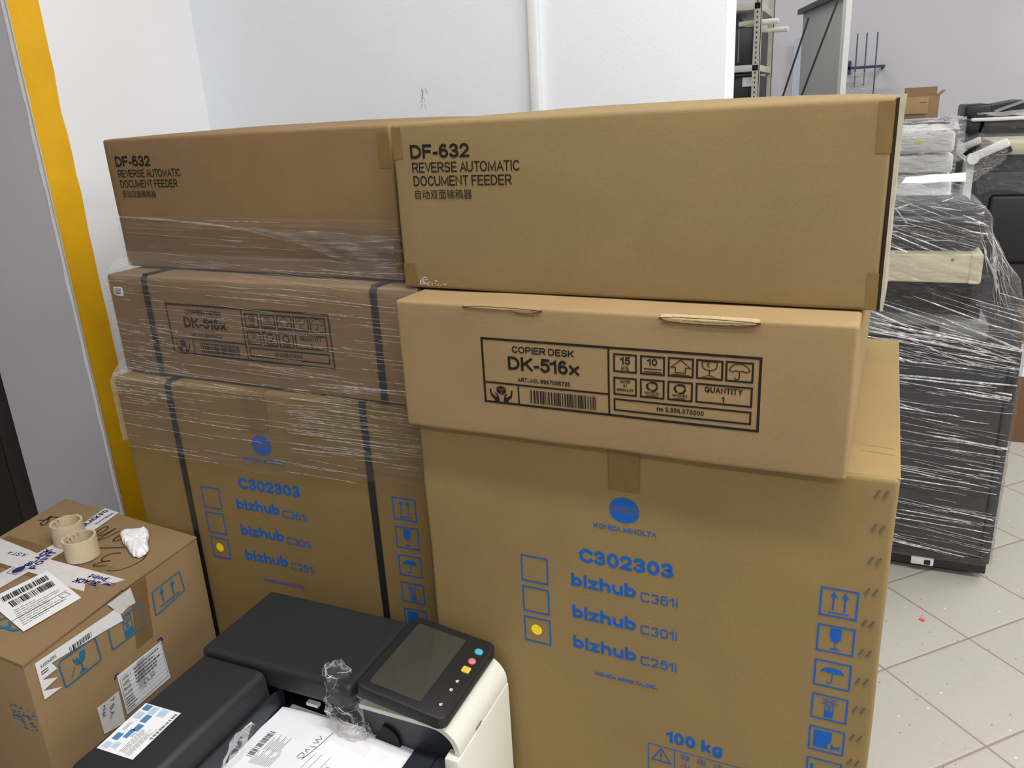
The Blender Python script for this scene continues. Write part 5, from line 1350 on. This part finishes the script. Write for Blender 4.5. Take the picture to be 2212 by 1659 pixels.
gear('tall black machine unit filling the middle shelf of the rack', -.95, -.515, 4.05, 4.45, 1.697, 1.86, 'copier_black', (-.60, -.595, 4.045, 4.05, 1.71, 1.85))
gear('dark unit with small white front on the lower rack shelf', -.95, -.512, 4.06, 4.45, 1.52, 1.655, 'copier_dark', (-.575, -.535, 4.05, 4.06, 1.605, 1.645), 'device')
gear('navy unit with white front just under the second rack shelf', -.92, -.62, 4.10, 4.4, 1.862, 1.915, 'gear_navy', (-.66, -.625, 4.09, 4.10, 1.87, 1.91), 'device')
b = NB(); tube(b, [(-.60, 4.06, 1.874), (-.44, 4.05, 1.873), (-.425, 4.05, 1.872)], [.012, .013, .010], 12); o = obj('paper_roll', b, 'roll_paper', None, loc=(-.52, 4.06, 1.862)); tag(o, 'short pale paper roll sticking out of the shelf rack, upper of two', 'paper roll')
b = NB(); tube(b, [(-.62, 4.08, 1.845), (-.46, 4.06, 1.838), (-.385, 4.05, 1.836)], [.009, .010, .012], 12); o = obj('paper_roll', b, 'roll_paper', None, loc=(-.52, 4.06, 1.83)); tag(o, 'longer pale paper roll with frayed end sticking out of the shelf rack, lower of two', 'paper roll')
# grey display board with two support rods
db = thing('display_board', 'tall grey display board with a white edge, propped by two thin black rods', 'board', (-.27, 5.4, 0))
p0, p1 = Vector((-.452, 5.9, 0)), Vector((-.156, 5.0, 0)); dv = (p1 - p0).normalized(); nv_ = Vector((dv.y, -dv.x, 0))
def quadslab(a, b_, th, z0a, z1a, z0b, z1b):
    bm_ = NB(); n_ = Vector((b_ - a).normalized()); n_ = Vector((n_.y, -n_.x, 0)) * th
    v = [bm_.verts.new(p) for p in ((a.x, a.y, z0a), (b_.x, b_.y, z0b), (b_.x, b_.y, z1b), (a.x, a.y, z1a), (a.x + n_.x, a.y + n_.y, z0a), (b_.x + n_.x, b_.y + n_.y, z0b), (b_.x + n_.x, b_.y + n_.y, z1b), (a.x + n_.x, a.y + n_.y, z1a))]
    for f_ in ((0, 1, 2, 3), (7, 6, 5, 4), (0, 4, 5, 1), (1, 5, 6, 2), (2, 6, 7, 3), (3, 7, 4, 0)): bm_.faces.new([v[i] for i in f_])
    bmesh.ops.recalc_face_normals(bm_, faces=bm_.faces); return bm_
obj('panel', quadslab(p0, p1 - dv * .06, .02, 0, 2.06, 0, 2.06), 'board_grey', db, world=True)
obj('edge_strip', quadslab(p1 - dv * .06, p1, .03, 0, 2.08, 0, 2.08), 'copier_white', db, world=True)
obj('top_rail', quadslab(p0 - dv * .03, p1 - dv * .06, .05, 2.055, 2.085, 2.055, 2.085), 'copier_dark', db, world=True)
for a, c in (((-.37, 4.98, 1.951), (-.58, 4.93, 1.20)), ((-.224, 4.96, 2.03), (-.56, 4.90, 1.0))):
    a, c = Vector(a), Vector(c); d_ = (c - a); foot = a + d_ * (a.z / -d_.z)
    b = NB(); tube(b, [a, foot], .0055, 8); obj('support_rod', b, 'rod_black', db, world=True)
bs = thing('panel_strip', 'narrow pale blue sheet hanging on the wall behind the grey display board', 'sheet', (-.48, 6.1, 0))
obj('sheet', bx(-.535, -.46, 6.12, 6.13, 0, 1.925), 'board_blue', bs, world=True)
# blue bar and steel rods on the far wall
hr = thing('wall_rack', 'blue bar with three upright steel rods fixed to the far wall', 'rack', (-.05, 6.1, 1.72))
obj('crossbar', bx(-.185, .038, 6.03, 6.055, 1.706, 1.722), 'bar_blue', hr, world=True)
obj('bracket', bx(-.185, -.170, 6.03, 6.20, 1.68, 1.76), 'bar_blue', hr, world=True)
obj('bracket', bx(.015, .03, 6.05, 6.20, 1.70, 1.72), 'bar_blue', hr, world=True)
for x, z0 in ((-.138, 1.60), (-.082, 1.60), (-.019, 1.50)):
    b = NB(); tube(b, [(x, 6.025, z0), (x - .003, 6.025, 1.92)], .0045, 8); obj('rod', b, 'steel_rod', hr, world=True)
b = NB(); R0 = []
for j in range(16):
    R0.append([b.verts.new((-.175 + .115 * i / 15 + .004 * noise.noise((i * .5, j * .5, 1)), 6.0 - .012 * noise.noise((i * .6, j * .4, 3)), 1.40 + .29 * j / 15 - .02 * (i / 15 - .5) ** 2 * 4)) for i in range(16)])
for j in range(15):
    for i in range(15): b.faces.new((R0[j][i], R0[j][i + 1], R0[j + 1][i + 1], R0[j + 1][i]))
o = obj('plastic_bag', b, 'film_white', None, loc=(-.12, 6.0, 1.69)); tag(o, 'milky plastic bag hanging from the rods of the blue wall rack', 'plastic bag')
# scrap on the floor
b = NB(); prism(b, [(.250, 2.380), (.262, 2.372), (.268, 2.378), (.258, 2.388)], 'z', .0005, .004); o = obj('plastic_scrap', b, plain('scrap_red', lin(238, 84, 70), .5, .4), None, loc=(.258, 2.379, 0)); tag(o, 'tiny red plastic scrap on the floor tiles', 'scrap')
